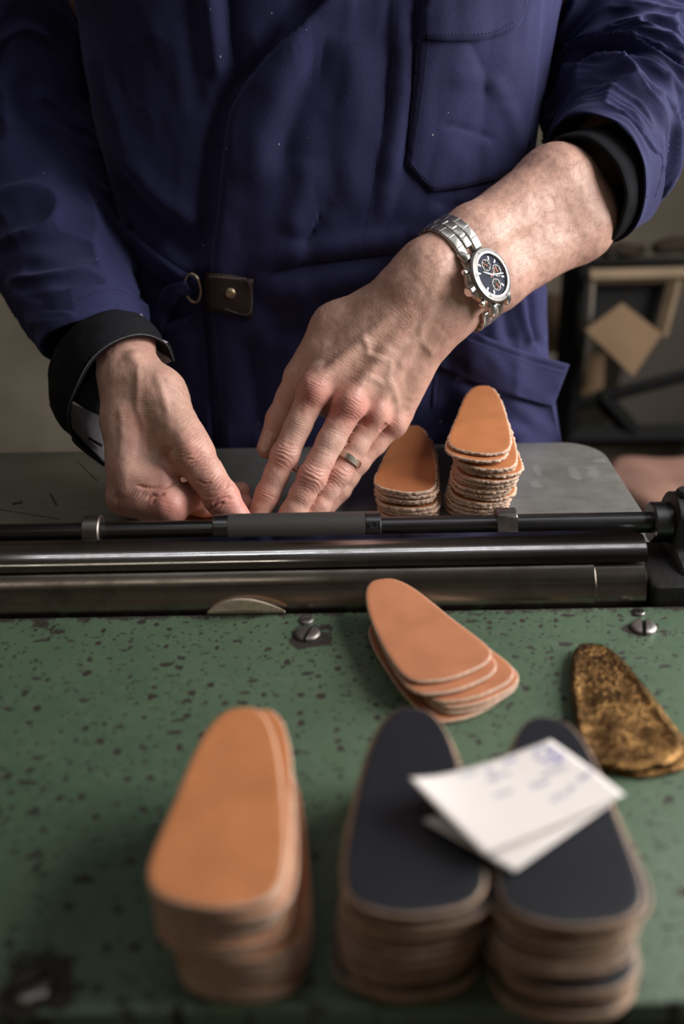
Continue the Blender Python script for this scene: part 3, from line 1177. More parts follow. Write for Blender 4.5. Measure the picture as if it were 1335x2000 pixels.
def ink(strokes, mat, w=.00045):
    n, m = topg.shape[:2]
    nv, nf = [], []

    def at(s, t):
        x, y = np.clip(s, 0, 1) * (n - 1), np.clip(t, 0, 1) * (m - 1)
        i, j = min(int(x), n - 2), min(int(y), m - 2)
        f, h = x - i, y - j
        return (topg[i, j] * (1 - f) * (1 - h) + topg[i + 1, j] * f * (1 - h) + topg[i + 1, j + 1] * f * h + topg[i, j + 1] * (1 - f) * h) + [0, 0, .00012]
    for st in strokes:
        q = spline(st, max(6, len(st) * 4))
        pts = np.array([at(*a) for a in q])
        tg = np.gradient(pts, axis=0); tg[:, 2] = 0
        tg /= np.linalg.norm(tg, axis=1)[:, None] + 1e-9
        sd = np.stack([-tg[:, 1], tg[:, 0], tg[:, 0] * 0], -1)
        k = len(nv)
        for p, d in zip(pts, sd):
            nv += [p + d * w, p - d * w]
        for i in range(len(pts) - 1):
            nf.append((k + 2 * i, k + 2 * i + 1, k + 2 * i + 3, k + 2 * i + 2))
    mesh_obj('handwriting', nv, nf, mat, note)


def scribble(s0, t0, length, hgt, r, ds=1.0, dt=0.0):
    k = max(6, int(length / .012))
    out = []
    for i in range(k):
        a = i / (k - 1) * length
        w = (r.random() - .5) * 2 * hgt
        out.append((s0 + a * ds + w * dt * -1, t0 + a * dt + w))
    return out


_r = np.random.default_rng(5)
circ = [(.885 + .075 * math.cos(a), .20 + .13 * math.sin(a)) for a in np.linspace(0, 6.0, 16)]
ink([circ, [(.83, .24), (.90, .20), (.95, .14)], [(.86, .31), (.93, .27)], [(.90, .12), (.905, .33)], scribble(.60, .10, .11, .025, _r), scribble(.47, .12, .05, .03, _r)], M['ink'])
ink([scribble(.30, .09, .12, .02, _r), scribble(.42, .24, .16, .03, _r), scribble(.36, .46, .13, .03, _r), scribble(.60, .50, .12, .03, _r),
     scribble(.70, .42, .20, .035, _r), scribble(.60, .72, .14, .03, _r), scribble(.76, .70, .05, .04, _r), scribble(.86, .62, .12, .035, _r)], M['ink_grey'])


# ================================================================== the man: body
def smin(a, b, k):
    h = np.clip(.5 + .5 * (b - a) / k, 0, 1)
    return b + (a - b) * h - k * h * (1 - h)


def cone_d(p, a, b, ra, rb):
    ab = b - a
    t = np.clip(((p - a) @ ab) / (ab @ ab), 0, 1)
    v = p - a - t[:, None] * ab
    return np.sqrt(np.einsum('ij,ij->i', v, v)) - (ra + (rb - ra) * t)


class Body:
    """smooth union of tapered limbs, each group blended with its own softness"""

    def __init__(self):
        self.groups = []

    def group(self, k, join, prims):
        """prims: list of (point a, point b, ra, rb)"""
        self.groups.append((k, join, [(np.asarray(a, float), np.asarray(b, float), ra, rb) for a, b, ra, rb in prims]))

    def _eval(self, p, keep=None):
        f = None
        for gi, (k, join, pr) in enumerate(self.groups):
            g = None
            for qi, q in enumerate(pr):
                if keep is not None and not keep[gi][qi]:
                    continue
                d = cone_d(p, *q)
                g = d if g is None else smin(g, d, k)
            if g is None:
                continue
            f = g if f is None else smin(f, g, join)
        return f if f is not None else np.full(len(p), 1.0, p.dtype)

    def __call__(self, p):
        """evaluated cell by cell, leaving out the limbs too far off to matter there"""
        if len(p) < 400:
            return self._eval(p)
        cs = .020
        key = np.floor(p / cs).astype(np.int64)
        key -= key.min(0)
        dim = key.max(0) + 1
        lin = (key[:, 0] * dim[1] + key[:, 1]) * dim[2] + key[:, 2]
        order = np.argsort(lin, kind='stable')
        cut = np.r_[0, np.flatnonzero(np.diff(lin[order])) + 1, len(p)]
        out = np.empty(len(p), p.dtype)
        lo = np.array([p[order[a:b]].min(0) for a, b in zip(cut[:-1], cut[1:])]) if len(cut) < 200000 else None
        hi = np.array([p[order[a:b]].max(0) for a, b in zip(cut[:-1], cut[1:])])
        cen, rad = (lo + hi) / 2, np.linalg.norm(hi - lo, axis=1) / 2
        ds = [[cone_d(cen, *q) for q in pr] for _, _, pr in self.groups]
        near = np.min([d for g in ds for d in g], 0)
        ok = [[d < near + 2 * rad + .022 for d in g] for g in ds]
        for c, (a, b) in enumerate(zip(cut[:-1], cut[1:])):
            i = order[a:b]
            out[i] = self._eval(p[i], [[m[c] for m in g] for g in ok])
        return out

    def bounds(self, pad):
        pts = [q[i] for _, _, pr in self.groups for q in pr for i in (0, 1)]
        rr = max(max(q[2], q[3]) for _, _, pr in self.groups for q in pr)
        return np.min(pts, 0) - rr - pad, np.max(pts, 0) + rr + pad

    def mesh(self, h):
        lo, hi = self.bounds(3 * h)
        B = 8
        nb = np.ceil((hi - lo) / (h * B)).astype(int)
        n = nb * B + 1
        f = np.full(n, 1.0, np.float32)
        bi = np.stack(np.meshgrid(*[np.arange(k) for k in nb], indexing='ij'), -1).reshape(-1, 3)
        cen = lo + (bi + .5) * B * h
        fc = self(cen)
        act = bi[np.abs(fc) < B * h * .95 + .004]
        loc = np.stack(np.meshgrid(*[np.arange(B + 1)] * 3, indexing='ij'), -1).reshape(-1, 3)
        ins = bi[fc < -(B * h * .95 + .004)]
        for b in ins:
            s = b * B
            f[s[0]:s[0] + B + 1, s[1]:s[1] + B + 1, s[2]:s[2] + B + 1] = -1
        CH = 200
        for i in range(0, len(act), CH):
            idx = (act[i:i + CH, None, :] * B + loc[None]).reshape(-1, 3)
            f[idx[:, 0], idx[:, 1], idx[:, 2]] = self(lo + idx * h)
        # surface nets
        s = f < 0
        c = s[:-1, :-1, :-1].astype(np.int8)
        cnt = np.zeros_like(c)
        for a in (0, 1):
            for b in (0, 1):
                for d in (0, 1):
                    cnt += s[a:n[0] - 1 + a, b:n[1] - 1 + b, d:n[2] - 1 + d]
        cells = np.argwhere((cnt > 0) & (cnt < 8))
        ids = np.full(cnt.shape, -1, np.int64)
        ids[cells[:, 0], cells[:, 1], cells[:, 2]] = np.arange(len(cells))
        acc = np.zeros((len(cells), 3)); num = np.zeros(len(cells))
        cor = [(a, b, d) for a in (0, 1) for b in (0, 1) for d in (0, 1)]
        val = {q: f[cells[:, 0] + q[0], cells[:, 1] + q[1], cells[:, 2] + q[2]] for q in cor}
        for q in cor:
            for ax in range(3):
                if q[ax] == 0:
                    w = list(q); w[ax] = 1; w = tuple(w)
                    a, b = val[q], val[w]
                    m = (a < 0) != (b < 0)
                    t = np.where(m, a / np.where(m, a - b, 1), 0)
                    pt = np.tile(np.array(q, float), (len(cells), 1)); pt[:, ax] = t
                    acc[m] += pt[m]; num[m] += 1
        V = lo + (cells + acc / num[:, None]) * h
        quads = []
        for ax in range(3):
            o = [k for k in range(3) if k != ax]
            sl0 = [slice(1, -1)] * 3; sl0[ax] = slice(0, n[ax] - 1)
            sl1 = list(sl0); sl1[ax] = slice(1, n[ax])
            a, b = s[tuple(sl0)], s[tuple(sl1)]
            e = np.argwhere(a != b)
            sg = a[a != b]
            base = e.copy()
            for k in o:
                base[:, k] += 1
            def cid(d0, d1):
                q = base.copy(); q[:, o[0]] -= d0; q[:, o[1]] -= d1
                return ids[q[:, 0], q[:, 1], q[:, 2]]
            qd = np.stack([cid(1, 1), cid(0, 1), cid(0, 0), cid(1, 0)], -1)
            fl = sg if ax != 1 else ~sg
            qd[~fl] = qd[~fl][:, ::-1]
            quads.append(qd)
        return V, np.concatenate(quads)

    def settle(self, V, e=.0005):
        """move points onto the surface and return their normals"""
        T = np.array([(1, 1, 1), (1, -1, -1), (-1, 1, -1), (-1, -1, 1)], float)
        fs = [self(V + t * e) for t in T]
        g = sum(f[:, None] * t for f, t in zip(fs, T)) / (4 * e)
        f = sum(fs) / 4
        l = np.linalg.norm(g, axis=1)[:, None] + 1e-9
        return V - g / l * np.clip(f[:, None] / l, -.004, .004), g / l


def subdivide(V, Q, N):
    """split every quad in four, keeping the surface round"""
    E = np.stack([Q, np.roll(Q, -1, 1)], -1).reshape(-1, 2)
    key = np.sort(E, 1)
    lin = key[:, 0].astype(np.int64) * len(V) + key[:, 1]
    u, inv = np.unique(lin, return_inverse=True)
    a, b = u // len(V), u % len(V)
    ab = V[b] - V[a]
    mid = (V[a] + V[b]) / 2 + ((ab * N[b]).sum(1)[:, None] * N[b] - (ab * N[a]).sum(1)[:, None] * N[a]) / 8
    inv = inv.reshape(-1, 4)
    m4, c4 = mid[inv], V[Q]
    cen = (m4[:, 0] + m4[:, 2]) / 2 + (m4[:, 1] + m4[:, 3]) / 2 - c4.mean(1)
    e0 = len(V); f0 = e0 + len(mid)
    k = f0 + np.arange(len(Q))
    Q2 = np.concatenate([np.stack([Q[:, i], e0 + inv[:, i], k, e0 + inv[:, (i + 3) % 4]], -1) for i in range(4)])
    NN = np.concatenate([N, N[a] + N[b], N[Q].sum(1)])
    NN /= np.linalg.norm(NN, axis=1)[:, None] + 1e-12
    return np.concatenate([V, mid, cen]), Q2, NN


def detailed(body, h):
    V, Q = body.mesh(h)
    V, N = body.settle(V)
    V, Q, N = subdivide(V, Q, N)
    V, N = body.settle(V)
    return subdivide(V, Q, N)


def lerp(a, b, t):
    return np.asarray(a) * (1 - t) + np.asarray(b) * t


class Skin:
    """surface relief and colouring of a limb, laid out around its joints"""

    def __init__(self, V, N):
        self.V = V
        self.N = N
        self.q = proj(V)
        self.face = smooth(-.1, .35, -(self.N * ((V - CAM) / np.linalg.norm(V - CAM, axis=1)[:, None])).sum(1))
        self.d = np.zeros(len(V))
        self.red = np.zeros(len(V))
        self.pale = np.zeros(len(V))

    def near(self, pts, w):
        c = spline(pts, 18)
        lo, hi = c.min(0) - 3 * w, c.max(0) + 3 * w
        m = np.flatnonzero(((self.q > lo) & (self.q < hi)).all(1) & (self.face > .01))
        dist, _, al = poly_dist(self.q[m], c)
        return m, dist, al

    def vein(self, pts, w, amp, pale=.25):
        m, dist, al = self.near(pts, w)
        k = np.exp(-(dist / w) ** 2) * smooth(0, .25, al) * smooth(1, .75, al) * self.face[m]
        self.d[m] += amp * k
        self.pale[m] += pale * k

    def groove(self, pts, w, depth, near=None):
        m, dist, al = self.near(pts, w)
        k = np.exp(-(dist / w) ** 2) * smooth(0, .2, al) * smooth(1, .8, al) * self.face[m]
        self.d[m] -= depth * k
        self.red[m] += .35 * k

    def knuckle(self, c, ax, ru, rv, lam, amp, red, near, seed=0, curve=.012, gate=None):
        """creases across a finger joint at photo point c; ax = direction of the finger"""
        u = np.asarray(ax, float); u /= np.linalg.norm(u)
        v = np.array([-u[1], u[0]])
        r = self.q - np.asarray(c, float)
        a, b = r @ u, r @ v
        m = (np.abs(a) < ru * 1.6) & (np.abs(b) < rv * 1.6) & (np.abs(self.V[:, 1] - near) < .022)
        if not m.any():
            return
        a, b = a[m], b[m]
        win = np.exp(-((a / ru) ** 2 + (b / rv) ** 2) * 1.3)
        nz = vnoise(np.stack([a / 9, b / 14, np.full(len(a), seed * 1.7)], -1), seed)
        sgn = np.tanh(a / (ru * .4))
        ph = (a - sgn * curve * b * b + nz * lam * .5) / lam
        k = (np.abs(np.sin(math.pi * ph)) ** .55 - .75)
        self.d[m] += amp * k * win * self.face[m]
        self.red[m] += red * np.exp(-((a / (ru * 1.25)) ** 2 + (b / (rv * 1.2)) ** 2)) * self.face[m]

    def lines(self, c, ax, ru, rv, lam, amp, near, seed=0):
        u = np.asarray(ax, float); u /= np.linalg.norm(u)
        v = np.array([-u[1], u[0]])
        r = self.q - np.asarray(c, float)
        a, b = r @ u, r @ v
        m = (np.abs(a) < ru) & (np.abs(b) < rv) & (np.abs(self.V[:, 1] - near) < .03)
        if not m.any():
            return
        a, b = a[m], b[m]
        win = np.cos(a / ru * math.pi / 2) * np.cos(b / rv * math.pi / 2)
        nz = fbm(np.stack([a / 16, b / 22, np.full(len(a), seed * 2.1)], -1), 2, seed)
        k = np.abs(np.sin(math.pi * (a + nz * lam * .8) / lam)) ** .6 - .7
        self.d[m] += amp * k * win * self.face[m]

    def done(self):
        return self.V + self.N * self.d[:, None]


# ---------------------------------------------------------------- the man's left hand (on the right in the photo)
LH = Body()
j = {}
j['i'] = [P(612, 764, .645), P(556, 890, .622), P(522, 966, .612), P(500, 1020, .603)]
j['m'] = [P(681, 792, .643), P(609, 932, .613), P(572, 1000, .603), P(552, 1022, .598)]
j['r'] = [P(731, 812, .655), P(659, 926, .630), P(622, 988, .618), P(600, 1010, .612)]
j['p'] = [P(768, 828, .668), P(698, 905, .650), P(664, 958, .638), P(640, 990, .630)]
j['t'] = [P(655, 640, .688), P(586, 735, .672), P(548, 818, .662), P(521, 876, .655)]
wr = [P(836, 528, .688), P(878, 604, .690)]          # thumb side, little-finger side of the wrist
wr2 = [P(800, 560, .682), P(846, 645, .684)]
fa = [P(920, 470, .712), P(962, 545, .712)]
cu = [P(1085, 368, .762), P(1122, 432, .762)]
el = [P(1262, 300, .835), P(1290, 352, .835)]
palm = []
for key, s, r0, r1 in (('i', .12, .0175, .0125), ('m', .40, .0185, .0125), ('r', .68, .0175, .0115), ('p', .95, .0155, .0105)):
    c0 = lerp(wr2[0], wr2[1], s) + np.array([0, .004, 0])
    palm.append((c0, j[key][0] + np.array([0, .0035, -.001]), r0, r1))
palm += [(lerp(wr2[0], wr2[1], .35), lerp(j['m'][0], j['i'][0], .5) + np.array([0, .016, -.01]), .018, .012),
         (lerp(wr2[0], wr2[1], .8), lerp(j['r'][0], j['p'][0], .6) + np.array([0, .014, -.008]), .017, .011),
         (wr2[0], j['t'][0], .0165, .0165), (j['t'][0], j['t'][1], .0165, .0125),
         (lerp(wr2[0], wr2[1], .3), lerp(j['t'][0], j['i'][0], .5) + np.array([0, .006, 0]), .016, .013),
         (wr[0], wr2[0], .0215, .019), (wr[1], wr2[1], .0205, .0175),
         (fa[0], wr[0], .0235, .0215), (fa[1], wr[1], .0235, .0205),
         (cu[0], fa[0], .0315, .0235), (cu[1], fa[1], .0315, .0235),
         (P(1128, 372, .785), cu[0], .024, .0312), (P(1148, 412, .785), cu[1], .024, .0312)]
LH.group(.013, .004, palm)
rad = {'i': (.0120, .0104, .0092, .0075), 'm': (.0122, .0107, .0094, .0076), 'r': (.0114, .0099, .0088, .0072), 'p': (.0102, .0086, .0077, .0062)}
for key in 'mirp':
    q, r = j[key], rad[key]
    pr = [(lerp(q[0], q[1], -.22) + [0, .003, 0], q[0], r[0] * .95, r[0])]
    mid0 = lerp(q[0], q[1], .5)
    pr += [(q[0], mid0, r[0], r[1] * .93), (mid0, q[1], r[1] * .93, r[1])]
    mid1 = lerp(q[1], q[2], .5)
    pr += [(q[1], mid1, r[1], r[2] * .97), (mid1, q[2], r[2] * .97, r[2]), (q[2], q[3], r[2], r[3])]
    LH.group(.0035, .0022, pr)
q = j['t']
LH.group(.004, .003, [(q[1], lerp(q[1], q[2], .5), .0118, .0105), (lerp(q[1], q[2], .5), q[2], .0105, .0108), (q[2], q[3], .0108, .0078)])
# knuckle heads and tendons
kn = []
for key, r in (('i', .0098), ('m', .0100), ('r', .0090), ('p', .0084)):
    c0 = j[key][0] + np.array([0, -.0052, .0028])
    kn.append((c0, c0 + np.array([0.0005, .001, .002]), r, r))
for k in kn:
    LH.group(.004, .006, [k])
for key, s in (('i', .25), ('m', .45), ('r', .66)):
    a0 = j[key][0] + np.array([0, -.0085, .0080])
    b0 = lerp(wr2[0], wr2[1], s) + np.array([0, -.0135, .006])
    LH.group(.003, .0085, [(a0, lerp(a0, b0, .5), .0030, .0020), (lerp(a0, b0, .5), b0, .0020, .0016)])

Vl, Ql, Nl = detailed(LH, .0026)
sl = Skin(Vl, Nl)
for c, ax, ru, rv, lam, amp, red, near, sd in (
        ((552, 888), (-56, 124), 25, 26, 7.5, .00095, .55, .612, 1), ((607, 932), (-72, 138), 27, 27, 7.5, .0010, .6, .603, 2),
        ((657, 928), (-72, 114), 22, 22, 7.0, .0008, .45, .622, 3), ((692, 906), (-70, 80), 16, 17, 6, .0006, .4, .642, 4),
        ((520, 965), (-34, 76), 13, 24, 5.5, .0006, .5, .603, 5)):
    sl.knuckle(c, ax, ru, rv, lam, amp, red, near, sd)
for c, ax, ru, rv, lam, amp, red, near, sd in (
        ((606, 766), (-56, 124), 34, 30, 6.0, .00042, .95, .634, 6), ((682, 796), (-72, 138), 34, 34, 6.0, .00045, .95, .632, 7),
        ((730, 812), (-72, 114), 26, 22, 5.5, .00024, .6, .645, 8), ((770, 828), (-70, 80), 22, 20, 5.5, .00024, .5, .660, 9)):
    sl.knuckle(c, ax, ru, rv, lam, amp, red, near, sd, .004)
for c, ax, ru, rv, lam, near, sd in (((575, 838), (-56, 124), 40, 30, 5.2, .63, 11), ((645, 865), (-72, 138), 44, 30, 5.2, .62, 12), ((585, 975), (-72, 138), 26, 34, 5, .60, 13),
                                     ((536, 930), (-56, 124), 26, 28, 5, .612, 14), ((640, 965), (-72, 114), 24, 26, 5, .615, 15)):
    sl.lines(c, ax, ru, rv, lam, .00028, near, sd)
# veins over the back of the hand and wrist
for pts, w, amp in (([(866, 590), (838, 612), (822, 640), (818, 662), (786, 676), (764, 700), (758, 738), (748, 760), (722, 780)], 8.6, 0.00099),
                    ([(700, 690), (722, 694), (748, 702), (766, 698)], 7.5, 0.00072),
                    ([(706, 655), (718, 680), (716, 700)], 6.9, 0.00066),
                    ([(620, 745), (648, 730), (668, 716), (690, 700)], 6.9, 0.00049),
                    ([(758, 735), (770, 765), (776, 790), (768, 812)], 7.5, 0.00072),
                    ([(716, 735), (738, 744), (752, 756)], 6.9, 0.00061),
                    ([(818, 662), (838, 684), (848, 700)], 7.5, 0.00066),
                    ([(640, 655), (630, 690), (618, 735)], 9.2, 0.00066),
                    ([(862, 520), (850, 560), (838, 600)], 9.2, 0.00049),
                    ([(1060, 420), (1000, 450), (950, 490)], 13.8, 0.00066), ([(1110, 455), (1040, 490), (985, 520)], 13.8, 0.00055)):
    sl.vein(pts, w, amp)
# nail of the thumb
nailm = (np.abs(sl.q - [519, 862]).max(1) < 30)
nd, _, _ = poly_dist(sl.q[nailm], [(524, 850), (516, 874)])
nailm[nailm] = nd < 9
nailm = nailm & (sl.V[:, 1] > .635) & (sl.q[:, 0] < 534)
# skin furrows between the knuckles
for pts in ([(648, 790), (655, 800), (640, 822)], [(716, 815), (708, 835)], [(758, 828), (744, 846)]):
    sl.groove(pts, 7, .0010)
lowf = fbm(sl.V * 120, 2, 5)
sl.d += .00035 * lowf
for c, ax, ru, rv, lam, near, sd in (((720, 700), (-60, 100), 110, 90, 6.5, .65, 31), ((650, 720), (-60, 110), 80, 60, 6.0, .65, 32), ((790, 620), (-80, 90), 70, 80, 6.5, .67, 33)):
    sl.lines(c, ax, ru, rv, lam, .00014, near, sd)
sl.red += .25 * smooth(.1, .8, fbm(sl.V * 60, 2, 9)) + .25 * smooth(930, 1000, sl.q[:, 1]) - .2 * smooth(640, 480, sl.q[:, 1])
sl.red[nailm] = -.2; sl.pale[nailm] = 1.0
sl.d[nailm] += .0004

# ---------------------------------------------------------------- the man's right hand (on the left in the photo)
RH = Body()
g = {}
g['i'] = [P(246, 972, .606), P(333, 989, .590), P(372, 968, .612), P(470, 962, .630)]
g['m'] = [P(243, 958, .636), P(338, 975, .618), P(400, 984, .618), P(478, 988, .622)]
g['r'] = [P(250, 936, .660), P(330, 952, .650), P(388, 960, .648), P(420, 966, .645)]
g['p'] = [P(262, 908, .678), P(330, 926, .672), P(375, 930, .668), P(395, 938, .665)]
g['t'] = [P(308, 772, .652), P(374, 884, .612), P(432, 972, .590), P(474, 1030, .577)]
rw = [P(254, 735, .669), P(246, 735, .704)]
rf = [P(243, 670, .704), P(236, 670, .736)]
re = [P(190, 560, .800), P(180, 560, .82)]
pr = [(rf[0], rw[0], .0215, .0205), (rf[1], rw[1], .0215, .0195), (lerp(rf[0], re[0], .35), rf[0], .016, .0205), (lerp(rf[1], re[1], .35), rf[1], .016, .0205),
      (rw[0], g['i'][0] + [.0, .002, .002], .0205, .0145), (lerp(rw[0], rw[1], .35), g['m'][0], .0195, .0135), (lerp(rw[0], rw[1], .7), g['r'][0], .018, .013), (rw[1], g['p'][0], .017, .012),
      (rw[0], g['t'][0], .0185, .0195), (g['t'][0], g['t'][1], .0195, .0150),
      (lerp(rw[0], g['i'][0], .35), P(322, 868, .632), .0185, .0140), (P(268, 900, .622), P(322, 905, .622), .0160, .0105)]
RH.group(.012, .004, pr)
rr = {'i': (.0145, .0136, .0100, .0080), 'm': (.0125, .0110, .0095, .0078), 'r': (.0120, .0105, .009, .0075), 'p': (.011, .0095, .0085, .007)}
for key in 'imrp':
    q, r = g[key], rr[key]
    RH.group(.004, .0028, [(q[0], lerp(q[0], q[1], .55), r[0], r[1] * .96), (lerp(q[0], q[1], .55), q[1], r[1] * .96, r[1]), (q[1], q[2], r[1] * .95, r[2]), (q[2], q[3], r[2], r[3])])
q = g['t']
RH.group(.006, .0050, [(lerp(q[0], q[1], .75), q[1], .0150, .0150), (q[1], lerp(q[1], q[2], .5), .0148, .0123), (lerp(q[1], q[2], .5), q[2], .0123, .0122), (q[2], q[3], .0122, .0098)])
# fleshy fold beside the index knuckle, tendon and wrist bone
RH.group(.004, .008, [(P(258, 930, .606), P(318, 940, .604), .0140, .0112)])
RH.group(.004, .006, [(P(285, 985, .592), P(322, 984, .588), .0110, .0110)])
RH.group(.004, .007, [(P(262, 700, .656), P(316, 800, .638), .0045, .0050), (P(316, 800, .638), P(366, 872, .602), .0050, .0045)])
RH.group(.004, .007, [(P(254, 760, .648), P(258, 860, .622), .004, .0035), (P(258, 860, .622), P(248, 950, .598), .0035, .0045)])

Vr, Qr, Nr = detailed(RH, .0026)
sr = Skin(Vr, Nr)
sr.knuckle((380, 894), (50, 100), 40, 30, 8, .0011, .6, .602, 21)
sr.knuckle((430, 968), (45, 75), 32, 36, 8, .0010, .5, .585, 22)
sr.knuckle((326, 984), (-20, 60), 22, 26, 7, .00016, .4, .585, 23)
sr.lines((300, 900), (20, 60), 60, 70, 6.0, .00042, .615, 24)
sr.lines((405, 930), (50, 100), 46, 36, 6.0, .00036, .60, 25)
sr.lines((270, 975), (60, 30), 56, 46, 6.0, .0003, .595, 26)
sr.lines((355, 830), (40, 90), 60, 40, 6.5, .0003, .63, 27)
sr.lines((265, 800), (10, 90), 80, 50, 6.5, .00022, .64, 28)
for pts, w, dep in (([(262, 948), (290, 952), (322, 950), (352, 940)], 3.2, .0016), ([(284, 976), (297, 966), (306, 969), (324, 962)], 3.0, .0011),
                    ([(238, 1010), (232, 985), (228, 960)], 5, .0006), ([(322, 905), (332, 925), (350, 938)], 6, .002),
                    ([(300, 968), (299, 978), (296, 986)], 3, .0006),
                    ([(412, 985), (430, 975), (455, 972)], 3, .0008), ([(405, 1002), (420, 988), (440, 980)], 3.2, .0012), ([(330, 868), (322, 892), (330, 915)], 9, .0022), ([(268, 800), (280, 850), (300, 890)], 12, .0010),
                    ([(380, 935), (400, 945), (415, 940)], 3, .0005)):
    sr.groove(pts, w, dep)
for pts, w, amp in (([(266, 690), (270, 740), (268, 790), (282, 850), (276, 900)], 8, .0011), ([(300, 720), (318, 770), (330, 820)], 9, .0010), ([(232, 780), (238, 840), (232, 900)], 8, .0008)):
    sr.vein(pts, w, amp, .1)
sr.d += .0004 * fbm(sr.V * 110, 2, 15)
sr.red += .3 * smooth(.1, .8, fbm(sr.V * 55, 2, 19)) + .45 * smooth(900, 1000, sr.q[:, 1])

# ---------------------------------------------------------------- trunk, neck and head (under the coat and above the picture)
TB = Body()
hd = np.array([-.01, .80, .70])
TB.group(.02, .03, [((-.06, .90, .15), (-.07, .90, .44), .085, .085), ((.04, .90, .15), (.05, .90, .44), .085, .085), ((-.08, .90, -.2), (-.07, .90, .15), .08, .08), ((.05, .90, -.2), (.04, .90, .15), .08, .08),
                    ((-.12, .93, .44), (.10, .93, .44), .05, .05), ((-.01, .90, .48), (-.01, .86, .60), .056, .052),
                    ((-.12, .93, .44), P(30, 60, .925), .045, .038), (P(30, 60, .925), P(44, 130, .915), .038, .036), (P(44, 130, .915), P(80, 380, .882), .036, .034), (P(80, 380, .882), P(150, 560, .80), .034, .024),
                    (P(150, 560, .80), lerp(rf[0], rf[1], .7), .024, .016),
                    ((.10, .93, .44), P(1218, 40, .89), .045, .040), (P(1218, 40, .885), P(1202, 190, .86), .040, .038), (P(1202, 190, .86), P(1180, 305, .82), .036, .024),
                    (P(1180, 305, .82), P(1130, 390, .790), .024, .022)])
TB.group(.03, .02, [(hd + [0, .03, .03], hd + [0, -.01, .03], .078, .074), (hd + [0, -.02, -.03], hd + [0, -.055, -.075], .062, .034)])
TB.group(.01, .012, [(hd + [0, -.085, .005], hd + [0, -.108, -.035], .007, .013)])                                  # nose
TB.group(.01, .006, [(hd + [-.022, -.098, -.062], hd + [.022, -.098, -.062], .006, .006)])                          # lips
for sx in (-1, 1):
    TB.group(.01, .008, [(hd + [sx * .078, .01, .015], hd + [sx * .080, .005, -.03], .012, .009)])                   # ears
    TB.group(.01, .008, [(hd + [sx * .05, -.068, .028], hd + [sx * .014, -.084, .026], .008, .007)])                 # brows
TB.__class__ = type('Trunk', (Body,), {'__call__': Body._eval})
Vt, Qt = TB.mesh(.008)
Vt = TB.settle(Vt)[0]


def mat_skin():
    t = NT('skin')
    a = t.n('ShaderNodeVertexColor', _layer_name='tone')
    sep = t.n('ShaderNodeSeparateColor', Color=a.outputs[0])
    mott = t.noise(110, detail=4)
    c = t.mix(t.ramp(mott.outputs[0], (.3, 0), (.75, 1)), (.55, .32, .25), (.61, .37, .295))
    c = t.mix(t.math('MULTIPLY', sep.outputs[0], .75), c, (.55, .195, .165))
    c = t.mix(t.math('MULTIPLY', sep.outputs[1], .55), c, (.74, .54, .45))
    v = t.n('ShaderNodeTexVoronoi', Vector=t.coord(), Scale=750.0)
    f = t.noise(1.0, vec=t.coord(scale=(500, 260, 260), rot=(.3, .5, .7)), detail=3)
    c = t.mix(t.ramp(f.outputs[0], (.5, 0), (.75, .22)), c, (.30, .13, .09))
    t.p(Base_Color=c, Roughness=.47, Specular_IOR_Level=.42, Subsurface_Weight=.12, Subsurface_Scale=.004)
    t.b.inputs['Subsurface Radius'].default_value = (1.0, .35, .2)
    h = t.math('ADD', t.math('MULTIPLY', v.outputs['Distance'], .5), t.math('MULTIPLY', f.outputs[0], .8))
    t.bump(h, .32, .0005)
    return t.m


M['skin'] = mat_skin()
person = thing('person', 'man in dark blue work coat with rolled sleeves pushing leather into the machine', 'person', (-.015, .88, FLOOR))
PO = np.array([-.015, .88, FLOOR])
allV = np.concatenate([sl.done(), sr.done(), Vt])
allQ = np.concatenate([Ql, Qr + len(Vl), Qt + len(Vl) + len(Vr)])
tone = np.zeros((len(allV), 4)); tone[:, 3] = 1
tone[:len(Vl), 0] = np.clip(sl.red, 0, 1); tone[:len(Vl), 1] = np.clip(sl.pale, 0, 1)
tone[len(Vl):len(Vl) + len(Vr), 0] = np.clip(sr.red, 0, 1); tone[len(Vl):len(Vl) + len(Vr), 1] = np.clip(sr.pale, 0, 1)


def fast_mesh(name, V, Q, mat, parent, origin):
    me = bpy.data.meshes.new(name)
    me.vertices.add(len(V)); me.vertices.foreach_set('co', (V - origin).astype(np.float32).ravel())
    me.loops.add(len(Q) * 4); me.loops.foreach_set('vertex_index', Q.astype(np.int32).ravel())
    me.polygons.add(len(Q)); me.polygons.foreach_set('loop_start', np.arange(0, len(Q) * 4, 4, dtype=np.int32))
    me.polygons.foreach_set('loop_total', np.full(len(Q), 4, np.int32))
    me.materials.append(mat)
    me.update(calc_edges=True); me.validate()
    me.polygons.foreach_set('use_smooth', np.ones(len(me.polygons), bool))
    o = bpy.data.objects.new(name, me)
    COL.objects.link(o); o.parent = parent
    return o


body = fast_mesh('body', allV, allQ, M['skin'], person, PO)
ca = body.data.color_attributes.new('tone', 'FLOAT_COLOR', 'POINT')
ca.data.foreach_set('color', tone.astype(np.float32).ravel())
ARM = BVHTree.FromPolygons((Vl).tolist(), Ql.tolist())


